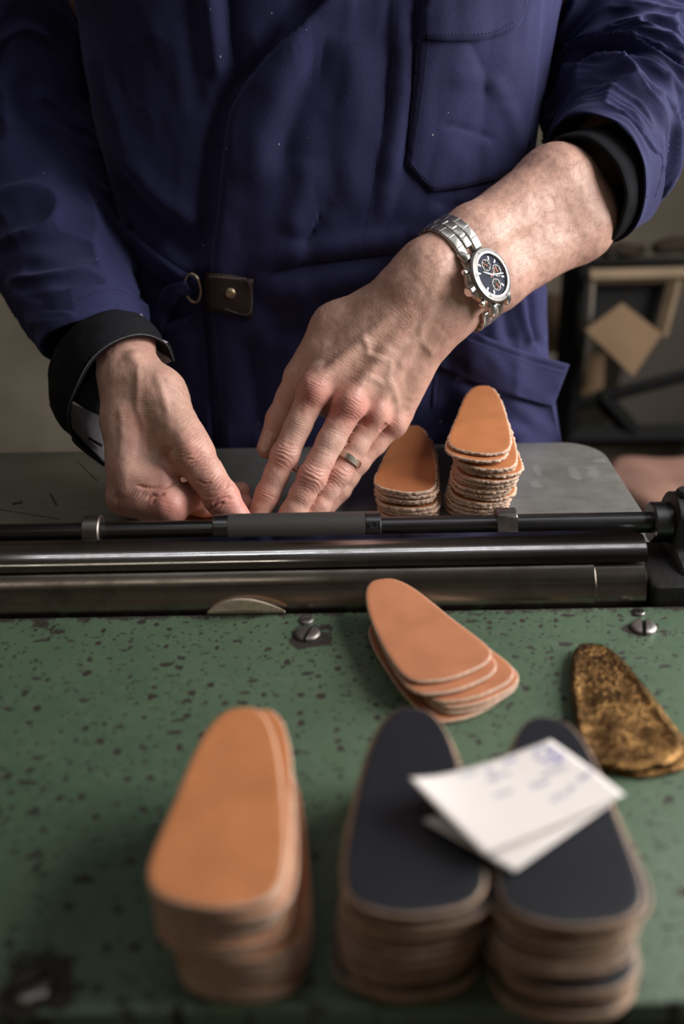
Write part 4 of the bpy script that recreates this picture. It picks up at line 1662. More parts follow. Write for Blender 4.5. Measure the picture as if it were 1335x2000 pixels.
# ================================================================== the man's clothes
def mat_cloth(name, base, weave=2600, lint=True, var=.25, rough=.82, bumpy=.35, sheen=.15):
    t = NT(name)
    n = t.noise(14, detail=4)
    f = t.noise(1.0, vec=t.coord(scale=(weave, weave * .7, weave * .35)), detail=2)
    c = t.mix(t.ramp(n.outputs[0], (.3, 0), (.75, 1)), tuple(x * (1 - var) for x in base), tuple(x * (1 + var) for x in base))
    c = t.mix(t.ramp(f.outputs[0], (.35, 0), (.75, .5)), c, tuple(min(1, x * 1.9 + .004) for x in base))
    if lint:
        v = t.n('ShaderNodeTexVoronoi', Vector=t.coord(scale=(1, 1, .7)), Scale=75.0)
        rnd = t.n('ShaderNodeSeparateColor', Color=v.outputs['Color']).outputs[0]
        k = t.math('MULTIPLY', t.math('GREATER_THAN', rnd, .5), t.math('LESS_THAN', v.outputs['Distance'], t.math('MULTIPLY', rnd, .055)))
        c = t.mix(t.math('MULTIPLY', k, .8), c, (.42, .41, .44))
    t.p(Base_Color=c, Roughness=rough, Specular_IOR_Level=.18, Sheen_Weight=sheen, Sheen_Roughness=.5)
    t.b.inputs['Sheen Tint'].default_value = (.45, .45, .8, 1)
    h = t.math('ADD', t.math('MULTIPLY', f.outputs[0], .6), t.math('MULTIPLY', t.noise(240, detail=3).outputs[0], .8))
    t.bump(h, bumpy, .0006)
    return t.m


M['coat'] = mat_cloth('dark_blue_work_cotton', (.0205, .021, .068))
M['seam'] = simple('blue_seam_thread', (.022, .023, .07), .9)
M['denim'] = mat_cloth('black_denim', (.0075, .008, .0105), 1100, False, .3, .9, .6, 0.0)
M['lining'] = mat_cloth('grey_cuff_lining', (.32, .31, .34), 1800, False, .1, .9)
M['fray'] = simple('frayed_grey_edge', (.09, .085, .09), .95, 0, .1, .4, 900)
M['strap'] = mat_leather('dark_brown_leather_tab', (.022, .011, .0075), .6)
M['brass'] = mat_steel('aged_brass', (.42, .33, .22), .35, streak=(200, 200, 200))


def rowtab(pts, Y):
    q = np.array([P(x, y, Y) for x, y in pts])
    o = np.argsort(q[:, 2])
    return q[o, 2], q[o, 0]


RZs, RXs = rowtab([(1105, -150), (1090, 0), (1052, 200), (1034, 330), (1044, 450), (1064, 560), (1068, 690), (1084, 800), (1094, 862), (1100, 1200)], .87)
LZs, LXs = rowtab([(135, -150), (150, 0), (190, 220), (238, 430), (262, 560), (270, 700), (262, 860), (250, 1200)], .87)


def torso_point(th, z):
    """cross-section angle (0 right, 90 deg front, 180 left) at height z"""
    xr, xl = np.interp(z, RZs, RXs), np.interp(z, LZs, LXs)
    yf = np.interp(z, [-.6, -.03, .05, .14, .25, .36, .46, .52], [.78, .776, .773, .770, .765, .758, .79, .85])
    yb = np.interp(z, [-.6, 0, .3, .46, .52], [1.0, 1.0, 1.03, 1.02, .98])
    sh = smooth(.40, .54, z)
    xr, xl = xr * (1 - .45 * sh), xl * (1 - .45 * sh)
    a, xc = (xr - xl) / 2, (xr + xl) / 2
    c, s = np.cos(th), np.sin(th)
    ex = 2 / 2.7
    x = xc + a * np.sign(c) * np.abs(c) ** ex
    ym = .88
    y = np.where(s > 0, ym - (ym - yf) * np.abs(s) ** ex, ym + (yb - ym) * np.abs(s) ** ex)
    return np.stack([x, y, z + 0 * x], -1)


FOLDS = [([(600, -40), (560, 40), (500, 120), (440, 190), (424, 240), (412, 330), (400, 430), (392, 510), (396, 640), (404, 880)], 24, -6.0),  # photo line, half width px, height mm (+ towards the viewer), asymmetry
    ([(612, 20), (560, 130), (522, 230), (494, 330), (486, 390)], 36, 4.0), ([(640, 60), (590, 170), (560, 260), (540, 350)], 30, -2.5),
    ([(500, 540), (600, 514), (700, 502), (830, 486)], 13, -6.0), ([(505, 575), (640, 552), (760, 530)], 22, 3.5), ([(520, 505), (640, 482), (760, 466), (830, 455)], 20, 4.0),
    ([(784, -40), (776, 180), (750, 380), (732, 470)], 15, 3.6), ([(812, -40), (804, 180), (782, 350)], 9, -3.0), ([(770, 60), (752, 250), (728, 400)], 20, -3.0),
    ([(700, 60), (690, 240), (670, 400)], 34, 2.5), ([(600, 300), (590, 380), (560, 460)], 24, 3.0), ([(640, 380), (620, 430), (585, 490)], 14, -2.5),
    ([(860, 400), (830, 440), (800, 480)], 18, 4.0), ([(900, 390), (880, 430), (850, 470)], 16, -3.0), ([(940, 380), (920, 420), (900, 460)], 14, 3.0),
    ([(405, -40), (420, 90), (432, 170)], 20, 5.0), ([(445, -40), (452, 90), (450, 190)], 13, -5.0), ([(370, -40), (385, 120), (392, 240)], 24, -3.0),
    ([(160, 30), (215, 200), (262, 330), (340, 410), (415, 440)], 26, 6.0), ([(225, 330), (300, 430), (400, 490)], 26, -6.0), ([(300, 480), (360, 520), (420, 520)], 20, 4.0),
    ([(240, 470), (300, 560), (340, 640)], 18, -5.0), ([(440, 520), (520, 600), (560, 680)], 30, -3.0),
    ([(1035, 560), (1045, 640), (1068, 690)], 8, -6.0), ([(1010, 560), (1020, 620), (1040, 680)], 10, 4.0), ([(985, 560), (990, 640), (1000, 680)], 12, -3.0),
    ([(930, 560), (960, 620), (965, 680)], 14, 3.0), ([(1020, 800), (1030, 830), (1040, 870)], 12, 5.0), ([(990, 800), (1000, 840), (1000, 870)], 12, -4.0), ([(1060, 800), (1066, 830), (1075, 870)], 9, -4.0),
    ([(900, 760), (930, 820), (940, 870)], 20, 4.0), ([(560, 640), (580, 740), (590, 860)], 34, 3.0), ([(480, 640), (500, 760), (505, 860)], 22, -3.0),
    ([(870, 160), (930, 150), (1000, 200)], 16, 1.6), ([(850, 240), (900, 250), (970, 275)], 7, -1.6), ([(980, 190), (1000, 240), (1010, 300)], 14, 2.2), ([(900, 60), (935, 140), (945, 200)], 12, -1.6)]


def ridge0(n):
    return (1 - np.abs(n)).clip(0, 1) ** 2 - .4


def fold_height(q, V):
    d = np.zeros(len(q))
    for pts, w, a in FOLDS:
        c = spline(pts, 24)
        lo, hi = c.min(0) - 3 * w, c.max(0) + 3 * w
        m = np.flatnonzero(((q > lo) & (q < hi)).all(1))
        if len(m):
            dist, _, al = poly_dist(q[m], c)
            d[m] += a * .0011 * np.exp(-(dist / w) ** 2) * smooth(0, .2, al) * smooth(1, .8, al)
    d += .0022 * fbm(V * [26, 26, 12], 3, 31) + .0009 * ridge0(vnoise(V * [46, 46, 26], 33) * 1.6)
    return d


zs = np.concatenate([np.linspace(-.60, -.06, 14), np.linspace(-.05, .385, 300), np.linspace(.395, .53, 24)])
ths = np.concatenate([np.linspace(-.25, math.pi + .25, 300), np.linspace(math.pi + .4, 2 * math.pi - .4, 30)])
G = np.concatenate([torso_point(ths, z) for z in zs])
nz, nt = len(zs), len(ths)
Gg = G.reshape(nz, nt, 3)
du = np.roll(Gg, -1, 1) - np.roll(Gg, 1, 1)
dv = np.gradient(Gg, axis=0)
TN = np.cross(du, dv); TN /= np.linalg.norm(TN, axis=2)[:, :, None] + 1e-12
front = smooth(.0, .5, -TN[:, :, 1]).reshape(-1)
if TN[150, 150, 1] > 0:
    TN = -TN; front = smooth(.0, .5, -TN[:, :, 1]).reshape(-1)
dsp = fold_height(proj(G), G) * (front * .95 + .05)
T = G + TN.reshape(-1, 3) * dsp[:, None]
fs = grid_faces(nz, nt, wrap_v=True)
fs.append(tuple(range((nz - 1) * nt, nz * nt)))
coat = mesh_obj('coat', T - PO, fs, M['coat'], person, recalc=True)
TOR = BVHTree.FromPolygons(T.tolist(), fs)


def hit(bvh, x, y):
    d = ray(x, y)
    p, n, i, l = bvh.ray_cast(Vector(CAM), Vector(d))
    if p is None:
        p, n, i, l = bvh.find_nearest(Vector(P(x, y, .80)))
    n = np.array(n)
    if n @ d > 0:
        n = -n
    return np.array(p), n


class POLY(list):
    """photo line with sharp corners"""


def coons(top, bottom, left, right, n, m):
    """2D grid inside four photo curves; index [i across, j down]"""
    t, b, l, r = poly_at(spline(top, 40) if len(top) > 2 else top, n), poly_at(spline(bottom, 40) if len(bottom) > 2 and not isinstance(bottom, POLY) else bottom, n), poly_at(left, m), poly_at(right, m)
    g = np.zeros((n, m, 2))
    for i in range(n):
        for k in range(m):
            s, u = i / (n - 1), k / (m - 1)
            g[i, k] = (1 - u) * t[i] + u * b[i] + (1 - s) * l[k] + s * r[k] - ((1 - s) * (1 - u) * t[0] + s * (1 - u) * t[-1] + (1 - s) * u * b[0] + s * u * b[-1])
    return g


def drape(name, g, bvh, off, mat, parent, edge=.06, extra=None, sink=.0012, keep_edges=''):
    """cloth patch laid on the coat: full height inside, edges turned down to it"""
    n, m = g.shape[:2]
    pts = np.zeros((n, m, 3))
    for i in range(n):
        for k in range(m):
            p, nn = hit(bvh, *g[i, k])
            e = min(i, n - 1 - i, k, m - 1 - k)
            h = off if e >= 1 else -sink
            if extra is not None:
                h += extra(i / (n - 1), k / (m - 1)) * (e >= 1)
            pts[i, k] = p + nn * h
    # pull the ring next to the rim close to it so the edge stands steeply
    def pull(a, b):
        return a + (b - a) * edge
    q = pts.copy()
    for k in range(m):
        q[1, k, :] = pts[1, k] + (pts[0, k] - pts[1, k]) * (1 - edge); q[-2, k] = pts[-2, k] + (pts[-1, k] - pts[-2, k]) * (1 - edge)
    for i in range(n):
        q[i, 1] = q[i, 1] + (q[i, 0] - q[i, 1]) * (1 - edge); q[i, -2] = q[i, -2] + (q[i, -1] - q[i, -2]) * (1 - edge)
    # restore height lost by the pull
    for i in range(n):
        for k in range(m):
            if min(i, n - 1 - i, k, m - 1 - k) == 1:
                p, nn = hit(bvh, *proj(q[i, k]))
                q[i, k] = p + nn * (off + (extra(i / (n - 1), k / (m - 1)) if extra else 0))
    o = mesh_obj(name, q.reshape(-1, 3) - PO, grid_faces(n, m), mat, parent, recalc=False)
    # normals towards the viewer
    me = o.data
    pn = np.array([f.normal[:] for f in me.polygons]).mean(0)
    if pn[1] > 0:
        me.flip_normals()
    return o, BVHTree.FromPolygons(q.reshape(-1, 3).tolist(), grid_faces(n, m))


def stitches(pts, bvh, parent, lift=.0004, step=7.0, r=.00035, mat=None):
    """row of sewn stitches along a photo line"""
    L = np.linalg.norm(np.diff(np.asarray(pts, float), axis=0), axis=1).sum()
    q = poly_at(spline(pts, 30) if len(pts) > 2 else pts, max(4, int(L / step) * 2))
    vs, fs = [], []
    for a, b in zip(q[0::2], q[1::2]):
        pa, na = hit(bvh, *a); pb, nb = hit(bvh, *b)
        pa = pa + na * lift; pb = pb + nb * lift
        d = pb - pa
        if np.linalg.norm(d) > .02:
            continue
        d /= np.linalg.norm(d) + 1e-9
        s = np.cross(d, na)
        k = len(vs)
        for p in (pa, pb):
            vs += [p + s * r, p + na * r, p - s * r]
        fs += [(k, k + 1, k + 4, k + 3), (k + 1, k + 2, k + 5, k + 4)]
    o = mesh_obj('stitching', np.array(vs) - PO, fs, mat or M['seam'], parent)
    o['kind'] = 'stuff'
    return o


# overlapping front panel
edge = [(760, -240), (690, -90), (635, 0), (596, 45), (540, 110), (488, 172), (458, 206), (449, 240), (440, 310), (428, 420), (417, 500), (419, 600), (430, 720), (441, 900)]
g = coons([(760, -240), (860, -240), (1000, -240)], [(441, 900), (640, 900), (850, 900)], poly_at(edge, 60), [(1000, -240), (975, 330), (850, 900)], 76, 150)
panel, PAN = drape('front_panel', g, TOR, .0055, M['coat'], coat, .05,
                   lambda s, t: (.0045 * math.exp(-(s / .12) ** 2) * (1 - float(smooth(.36, .46, np.array(t))))) - .0068 * float(smooth(.76, .98, np.array(s))))
# shadow gap of the lower panel is real: the under panel lies behind it
stitches([(500, 640), (540, 700), (560, 860)], PAN, panel)


class Multi:
    """first surface met along a ray"""
    def __init__(self, *b):
        self.b = b

    def ray_cast(self, o, d):
        best = (None, None, None, None)
        for b in self.b:
            h = b.ray_cast(o, d)
            if h[0] is not None and (best[3] is None or h[3] < best[3]):
                best = h
        return best

    def find_nearest(self, p):
        return min((b.find_nearest(p) for b in self.b), key=lambda h: h[3])


CB = Multi(TOR, PAN)
# chest pocket with a flap
g = coons([(832, -70), (940, -70), (1062, -70)], POLY([(793, 322), (816, 347), (842, 374), (900, 366), (960, 352), (1000, 338), (1018, 326)]),
          [(832, -70), (822, 20), (808, 170), (793, 322)], [(1062, -70), (1056, 60), (1042, 190), (1018, 326)], 44, 60)
pk, PKB = drape('chest_pocket', g, CB, .0028, M['coat'], coat, .06)
CB = Multi(TOR, PAN, PKB)
stitches([(803, 318), (845, 364), (930, 352), (1008, 324)], CB, pk)
stitches([(842, 20), (826, 170), (804, 316)], CB, pk)
g = coons([(822, -75), (930, -75), (1040, -75)], [(822, 76), (880, 80), (950, 74), (1008, 52), (1026, 10)], [(822, -75), (822, 76)], [(1040, -75), (1026, 10)], 34, 26)
fl, FLB = drape('pocket_flap', g, CB, .0028, M['coat'], coat, .08)
stitches([(826, 66), (950, 64), (1004, 42)], Multi(TOR, PAN, PKB, FLB), fl)
CB = Multi(TOR, PAN, PKB, FLB)
# long seam beside the chest pocket and the front dart
stitches([(770, -20), (765, 150), (735, 350), (712, 470)], CB, coat)
stitches([(440, 20), (452, 130), (446, 190)], CB, coat)

# belt tab of brown leather with rivet, rings and strap
g = coons([(402, 532), (450, 536), (495, 545)], [(402, 604), (450, 612), (494, 620)], [(402, 532), (404, 570), (402, 604)], [(495, 545), (494, 620)], 20, 16)
tab, TABB = drape('belt_tab', g, CB, .0040, M['strap'], coat, .12, lambda s, t: .002 * math.exp(-(s / .25) ** 2))
CB2 = Multi(TOR, PAN, TABB)
stitches([(410, 540), (450, 543), (487, 552), (487, 612), (440, 604)], CB2, tab, mat=M['lining'], step=5, r=.00025)
p, nn = hit(TABB, 450, 573)
lathe('rivet', [(-.001, .0042), (.0008, .0042), (.0016, .0034), (.0021, .0012)], p - PO, p - PO + nn, M['brass'], tab, 24, 40)


def strap(pts, wid, off, name='belt_strap', n=34):
    c = spline(pts, n)
    tg = np.gradient(c, axis=0); tg /= np.linalg.norm(tg, axis=1)[:, None]
    sd = np.stack([-tg[:, 1], tg[:, 0]], -1)
    gg = np.stack([c + sd * w for w in np.linspace(-wid, wid, 9)], 1)
    o, b = drape(name, gg, Multi(TOR, PAN), off, M['coat'], coat, .15)
    stitches(c + sd * wid * .72, b, o, step=6); stitches(c - sd * wid * .72, b, o, step=6)
    return o


strap([(232, 436), (270, 480), (318, 520), (358, 545), (392, 552)], 15, .005)
strap([(372, 552), (345, 566), (330, 600), (314, 640), (300, 690)], 15, .008)
# under-panel hip pocket on the left
g = coons([(312, 646), (360, 618), (398, 600)], [(300, 860), (360, 862), (418, 862)], [(312, 646), (300, 860)], [(398, 600), (410, 680), (418, 862)], 24, 30)
hp, HPB = drape('hip_pocket', g, TOR, .005, M['coat'], coat, .08)
stitches([(318, 656), (360, 630), (392, 612)], Multi(TOR, HPB), hp)
# metal ring of the belt
p1, n1 = hit(TOR, 376, 556)
u = np.cross(n1, [0, 0, 1.0]); u /= np.linalg.norm(u); v = np.cross(u, n1)
ringp = [p1 + n1 * .008 + u * .0065 * math.cos(a) + v * .0125 * math.sin(a) - n1 * .003 * math.cos(a) for a in np.linspace(0, 2 * math.pi, 32, endpoint=False)]
tube('belt_ring', np.array(ringp) - PO, .0013, M['brass'], coat, 8, closed=True)


# standing hip pocket on the right
def hip_pocket():
    n, m = 48, 26
    top = spline([(862, 628), (905, 640), (960, 662), (1030, 688), (1112, 712)], n)
    bot = spline([(858, 716), (905, 738), (960, 758), (1020, 778), (1080, 795)], n)
    yt = np.interp(np.linspace(0, 1, n), [0, .3, .7, 1], [.766, .7655, .772, .805])
    yb = np.interp(np.linspace(0, 1, n), [0, .3, .7, 1], [.770, .7695, .773, .800])
    vs = []
    for off in (0, .0035):
        for i in range(n):
            for k in range(m):
                t = k / (m - 1); s = i / (n - 1)
                q = top[i] * (1 - t) + bot[i] * t
                y = yt[i] * (1 - t) + yb[i] * t - .007 * math.sin(math.pi * t) * math.sin(math.pi * min(1, s * 1.1)) * .7
                y += .0035 * math.sin(s * 11) * (1 - t) * .8 + .0015 * float(vnoise(np.array([s * 9, t * 4, 2.0])))
                if k in (0, 1, 2, 3):
                    y -= .0012 * (1 if k < 3 else .4)          # sewn hem along the mouth
                if off == 0 and k == 4:
                    y += .0006
                vs.append(P(*q, y + off) - PO)
    fs = grid_faces(n, m) + [tuple(x + n * m for x in f) for f in grid_faces(n, m, flip=True)]
    rim = [i * m for i in range(n)] + [(n - 1) * m + j for j in range(1, m)] + [i * m + m - 1 for i in range(n - 2, -1, -1)] + [j for j in range(m - 2, 0, -1)]
    for a, b in zip(rim, rim[1:] + rim[:1]):
        fs.append((a, b, b + n * m, a + n * m))
    o = mesh_obj('hip_pocket', vs, fs, M['coat'], coat, recalc=True)
    b = BVHTree.FromPolygons([np.array(v) + PO for v in vs], fs)
    stitches([(872, 650), (960, 682), (1030, 708), (1104, 730)], b, o)
    # skirt of the coat below the pocket, standing off the hip
    n, m = 50, 30
    vs = []
    tl = spline([(850, 700), (905, 730), (960, 750), (1020, 770), (1076, 786)], n)
    bl = spline([(838, 905), (900, 905), (960, 905), (1030, 905), (1104, 905)], n)
    for i in range(n):
        for k in range(m):
            t = k / (m - 1); s = i / (n - 1)
            q = tl[i] * (1 - t) + bl[i] * t
            y = .7735 + .026 * smooth(.55, 1.0, np.array(s)) + .004 * math.sin(s * 13 + t * 1.5) * smooth(0, .4, np.array(t)) + .0025 * float(vnoise(np.array([s * 7, t * 5, 8.0])))
            vs.append(P(*q, float(y)) - PO)
    o2 = mesh_obj('coat_skirt', vs, grid_faces(n, m), M['coat'], coat)
    b2 = BVHTree.FromPolygons([np.array(v) + PO for v in vs], grid_faces(n, m))
    stitches([(868, 700), (856, 780), (850, 860)], b2, o2, step=5)


hip_pocket()


# ---------------------------------------------------------------- sleeves
def sweep_tube(st, rings, seg, wr, seed, end_dir=None, turn=.03, squash=None):
    """st: (photo x, photo y, depth, radius); wr(s, theta, p) = wrinkle height; the end is turned in"""
    c = spline([np.array(q[:3]) if len(q) == 5 else P(*q[:3]) for q in st], rings)
    rr = spline([[q[3]] for q in st], rings)[:, 0]
    tg = np.gradient(c, axis=0)
    tg /= np.linalg.norm(tg, axis=1)[:, None]
    if end_dir is not None:
        for i in range(rings):
            w = float(smooth(.55, 1.0, np.array(i / (rings - 1))))
            tg[i] = tg[i] * (1 - w) + end_dir * w
            tg[i] /= np.linalg.norm(tg[i])
    up = np.array([0, -1.0, 0.3])
    th = np.arange(seg) * 2 * math.pi / seg
    P_, D_ = [], []
    for i in range(rings):
        u = up - tg[i] * (up @ tg[i]); u /= np.linalg.norm(u); up = u
        v = np.cross(tg[i], u)
        d = np.cos(th)[:, None] * u + np.sin(th)[:, None] * v
        P_.append(c[i] + d * rr[i]); D_.append(d)
    P_, D_ = np.array(P_), np.array(D_)
    s = np.linspace(0, 1, rings)[:, None] * np.ones(seg)
    h = wr(s, th[None] * np.ones((rings, 1)), P_)
    P_ = P_ + D_ * h[:, :, None]
    # turned-in end
    e, ed = P_[-1], D_[-1]
    back = [e + tg[-1] * .0006 - ed * .0006, e - ed * .0022 - tg[-1] * .0006, e - ed * .003 - tg[-1] * turn * .4, e - ed * .004 - tg[-1] * turn]
    A_ = np.concatenate([P_, np.array(back)])
    return A_, tg, c, rr, D_


def sleeve(name, st, rings, seg, wr, seed, end_dir=None):
    A_, tg, c, rr, D_ = sweep_tube(st, rings, seg, wr, seed, end_dir)
    fs = grid_faces(len(A_), seg, wrap_v=True)
    o = mesh_obj(name, A_.reshape(-1, 3) - PO, fs, M['coat'], coat, recalc=True)
    return o, A_, tg, c, rr, D_


def ridge(n):
    return (1 - np.abs(n)) ** 2


def wr_left(s, th, p):
    # bunched cross folds above the elbow, smoother near the hem
    q = np.stack([s * 20 + .5 * np.sin(th * 2 + 1), np.cos(th) * 1.1, np.sin(th) * 1.1], -1)
    q[..., 0] += 1.2 * vnoise(np.stack([s * 3, np.cos(th) * 1.5, np.sin(th) * 1.5], -1), 4)
    env = np.interp(s, [0, .28, .38, .52, .82, .91, 1], [.1, .2, .7, 1, .95, .3, .05])
    h = .0150 * (ridge(vnoise(q, 41) * 1.8) - .40) * env
    h += .0045 * ridge(vnoise(q * [2.1, 1.6, 1.6], 42) * 1.4) * env
    return h + .0025 * fbm(p * 18, 2, 44)


def wr_right(s, th, p):
    q = np.stack([s * 13 + .8 * np.sin(th + 1), np.cos(th) * 1.0, np.sin(th) * 1.0], -1)
    q[..., 0] += 1.0 * vnoise(np.stack([s * 3, np.cos(th) * 1.5, np.sin(th) * 1.5], -1), 7)
    env = np.interp(s, [0, .28, .42, .6, .78, .92, 1], [.2, .5, .9, 1, .7, .35, .08])
    h = .0125 * (ridge(vnoise(q, 51) * 1.9) - .40) * env + .0042 * ridge(vnoise(q * [2.2, 1.7, 1.7], 52) * 1.4) * env
    return h + .0028 * fbm(p * 16, 2, 54)


ldir = lerp(cu[0], cu[1], .5) - lerp(el[0], el[1], .5)
ldir /= np.linalg.norm(ldir)
slv, AL, tgL, cL, rL, DL = sleeve('sleeve', [(.115, .915, .50, .045, 0), (1232, -170, .90, .058), (1226, -60, .895, .058), (1218, 40, .885, .059), (1208, 140, .870, .062), (1198, 225, .845, .061), (1180, 298, .805, .055), (1152, 356, .772, .0520)],
                                220, 190, wr_left, 1, ldir)
SLB = BVHTree.FromPolygons(AL.reshape(-1, 3).tolist(), grid_faces(len(AL), 190, wrap_v=True))
stitches([(1052, 268), (1100, 252), (1160, 270), (1215, 320), (1262, 385)], SLB, slv)
rdir = np.array([.22, -.62, -.75]); rdir /= np.linalg.norm(rdir)
srv, AR, tgR, cR, rR, DR = sleeve('sleeve', [(-.135, .925, .50, .045, 0), (30, -170, .92, .060), (36, -40, .92, .060), (44, 120, .915, .062), (70, 310, .895, .064), (116, 460, .845, .061), (154, 580, .780, .052), (188, 668, .726, .0445)],
                                220, 190, wr_right, 2, rdir)
SRB = BVHTree.FromPolygons(AR.reshape(-1, 3).tolist(), grid_faces(len(AR), 190, wrap_v=True))
stitches([(70, 690), (110, 620), (170, 578), (225, 565), (280, 590)], SRB, srv)


# black denim cuff of the man's left sleeve: band folded round the forearm
def cuff_left():
    seg = 120
    c0 = cL[-1] + (P(1150, 361, .772) - P(1148, 350, .772))
    u = DL[-1][0]; v = np.cross(ldir, u)
    prof_ = [(-.03, .0430), (-.004, .0455), (.006, .0460), (.015, .0458), (.0185, .0450), (.0198, .0438), (.0192, .0424), (.012, .0412), (-.02, .0405)]
    th = np.arange(seg) * 2 * math.pi / seg
    vs = []
    for k, (t, r) in enumerate(prof_):
        wob = .0012 * vnoise(np.stack([np.cos(th) * 2.5, np.sin(th) * 2.5, np.full(seg, t * 60)], -1), 61)
        sk = .004 * np.cos(th - 2.2) * (t > 0)
        for a, w, e in zip(th, wob, sk):
            vs.append(c0 + ldir * (t + e) + (u * math.cos(a) + v * math.sin(a)) * (r + w) - PO)
    return mesh_obj('shirt_cuff', vs, grid_faces(len(prof_), seg, wrap_v=True), M['denim'], person, recalc=True)


cuff_left()


# open, hanging black cuff of the man's right sleeve
def cuff_right():
    hem = [(292, 650, .738), (268, 616, .718), (228, 602, .700), (182, 614, .690), (140, 640, .686), (110, 680, .687), (94, 730, .693), (100, 790, .704), (128, 838, .716)]
    edg = [(340, 706, .718), (322, 670, .698), (276, 653, .674), (222, 668, .660), (178, 702, .653), (150, 752, .652), (133, 806, .658), (146, 860, .670), (206, 907, .688)]
    n, m = 70, 14
    a = spline([P(*h) for h in hem], n); b = spline([P(*e) for e in edg], n)
    mid = (a + b) / 2
    nr = np.cross(np.gradient(b, axis=0), b - a); nr /= np.linalg.norm(nr, axis=1)[:, None]
    vw = mid - CAM
    nr[(nr * vw).sum(1) > 0] *= -1
    grid = np.zeros((n, m, 3))
    for k in range(m):
        t = k / (m - 1)
        grid[:, k] = a * (1 - t) + b * t + nr * (.004 * math.sin(math.pi * t))
    grid += nr[:, None] * (.0010 * vnoise(np.stack([np.arange(n)[:, None] * .16 + np.zeros(m), np.arange(m)[None] * .3 + np.zeros((n, 1)), np.zeros((n, m))], -1), 3))[..., None]
    th_ = .0022
    vs = np.concatenate([grid.reshape(-1, 3), (grid - nr[:, None] * th_).reshape(-1, 3)])
    fs = grid_faces(n, m) + [tuple(x + n * m for x in f) for f in grid_faces(n, m, flip=True)]
    mi = [0] * ((n - 1) * (m - 1)) + [1] * ((n - 1) * (m - 1))
    rim = [i * m for i in range(n)] + [(n - 1) * m + j for j in range(1, m)] + [i * m + m - 1 for i in range(n - 2, -1, -1)] + [j for j in range(m - 2, 0, -1)]
    for x, y in zip(rim, rim[1:] + rim[:1]):
        fs.append((x, y, y + n * m, x + n * m)); mi.append(0)
    cf = mesh_obj('shirt_cuff', vs - PO, fs, [M['denim'], M['lining']], person, mat_idx=mi, recalc=True)

    def patch(name, c4, mat, bul, nn=16, parent=cf, th=.0016):
        c = [P(*q) for q in c4]
        gr = np.zeros((nn, nn, 3))
        for i in range(nn):
            for k in range(nn):
                s, t = i / (nn - 1), k / (nn - 1)
                gr[i, k] = c[0] * (1 - s) * (1 - t) + c[1] * s * (1 - t) + c[2] * s * t + c[3] * (1 - s) * t + np.array([0, 1, 0]) * bul * math.sin(math.pi * s) * math.sin(math.pi * t)
        vs = np.concatenate([gr.reshape(-1, 3), (gr + [0, th, -th * .3]).reshape(-1, 3)])
        fs = grid_faces(nn, nn) + [tuple(x + nn * nn for x in f) for f in grid_faces(nn, nn, flip=True)]
        mm = nn
        rim = [i * mm for i in range(nn)] + [(nn - 1) * mm + j for j in range(1, mm)] + [i * mm + mm - 1 for i in range(nn - 2, -1, -1)] + [j for j in range(mm - 2, 0, -1)]
        for x, y in zip(rim, rim[1:] + rim[:1]):
            fs.append((x, y, y + nn * nn, x + nn * nn))
        return mesh_obj(name, vs - PO, fs, mat, parent, recalc=True)
    ed_ = tube('cuff_edge', b - PO, .0006, M['fray'], cf, 6)
    # inside of the hanging flap with its buttonhole, and of the short end
    patch('cuff_lining', [(128, 782, .690), (214, 822, .720), (208, 906, .697), (142, 858, .679)], M['lining'], .006)
    patch('cuff_lining', [(300, 656, .716), (338, 704, .727), (312, 716, .738), (292, 690, .742)], M['lining'], .003)
    patch('cuff_inside', [(150, 700, .735), (290, 690, .760), (215, 830, .745), (120, 770, .70)], M['denim'], .012)
    patch('buttonhole', [(172, 853, .6895), (199, 868, .6975), (199, 874, .6970), (172, 858, .6890)], M['dark'], 0, 4, th=.0008)


cuff_right()


# hair cap and eyes of the head above the picture, short hairs on the forearms
def hair_cap():
    B = Body()
    B.group(.02, .01, [(hd + [0, .035, .045], hd + [0, -.012, .050], .080, .073), (hd + [0, .06, -.02], hd + [0, .05, .03], .06, .07)])
    B.__class__ = type('Cap', (Body,), {'__call__': Body._eval})
    V, Q = B.mesh(.007)
    V = V + .003 * np.stack([vnoise(V * 90, 1), vnoise(V * 90, 2), vnoise(V * 90, 3)], -1)
    keep = ~((V[Q].mean(1)[:, 1] < hd[1] - .035) & (V[Q].mean(1)[:, 2] < hd[2] + .06)) & (V[Q].mean(1)[:, 2] > hd[2] - .07)
    fast_mesh('hair', V, Q[keep], simple('short_brown_hair', (.05, .03, .018), .7, 0, .3, .3, 200), person, PO)
    for sx in (-1, 1):
        e = hd + [sx * .031, -.072, .008]
        lathe('eye', [(0, .001), (.003, .008), (.008, .0115), (.013, .0095), (.0165, .004)], e - PO + [0, .006, 0], e - PO + [0, -1, -.2], simple('eye_white', (.7, .68, .65), .3), person, 20, 60)


hair_cap()


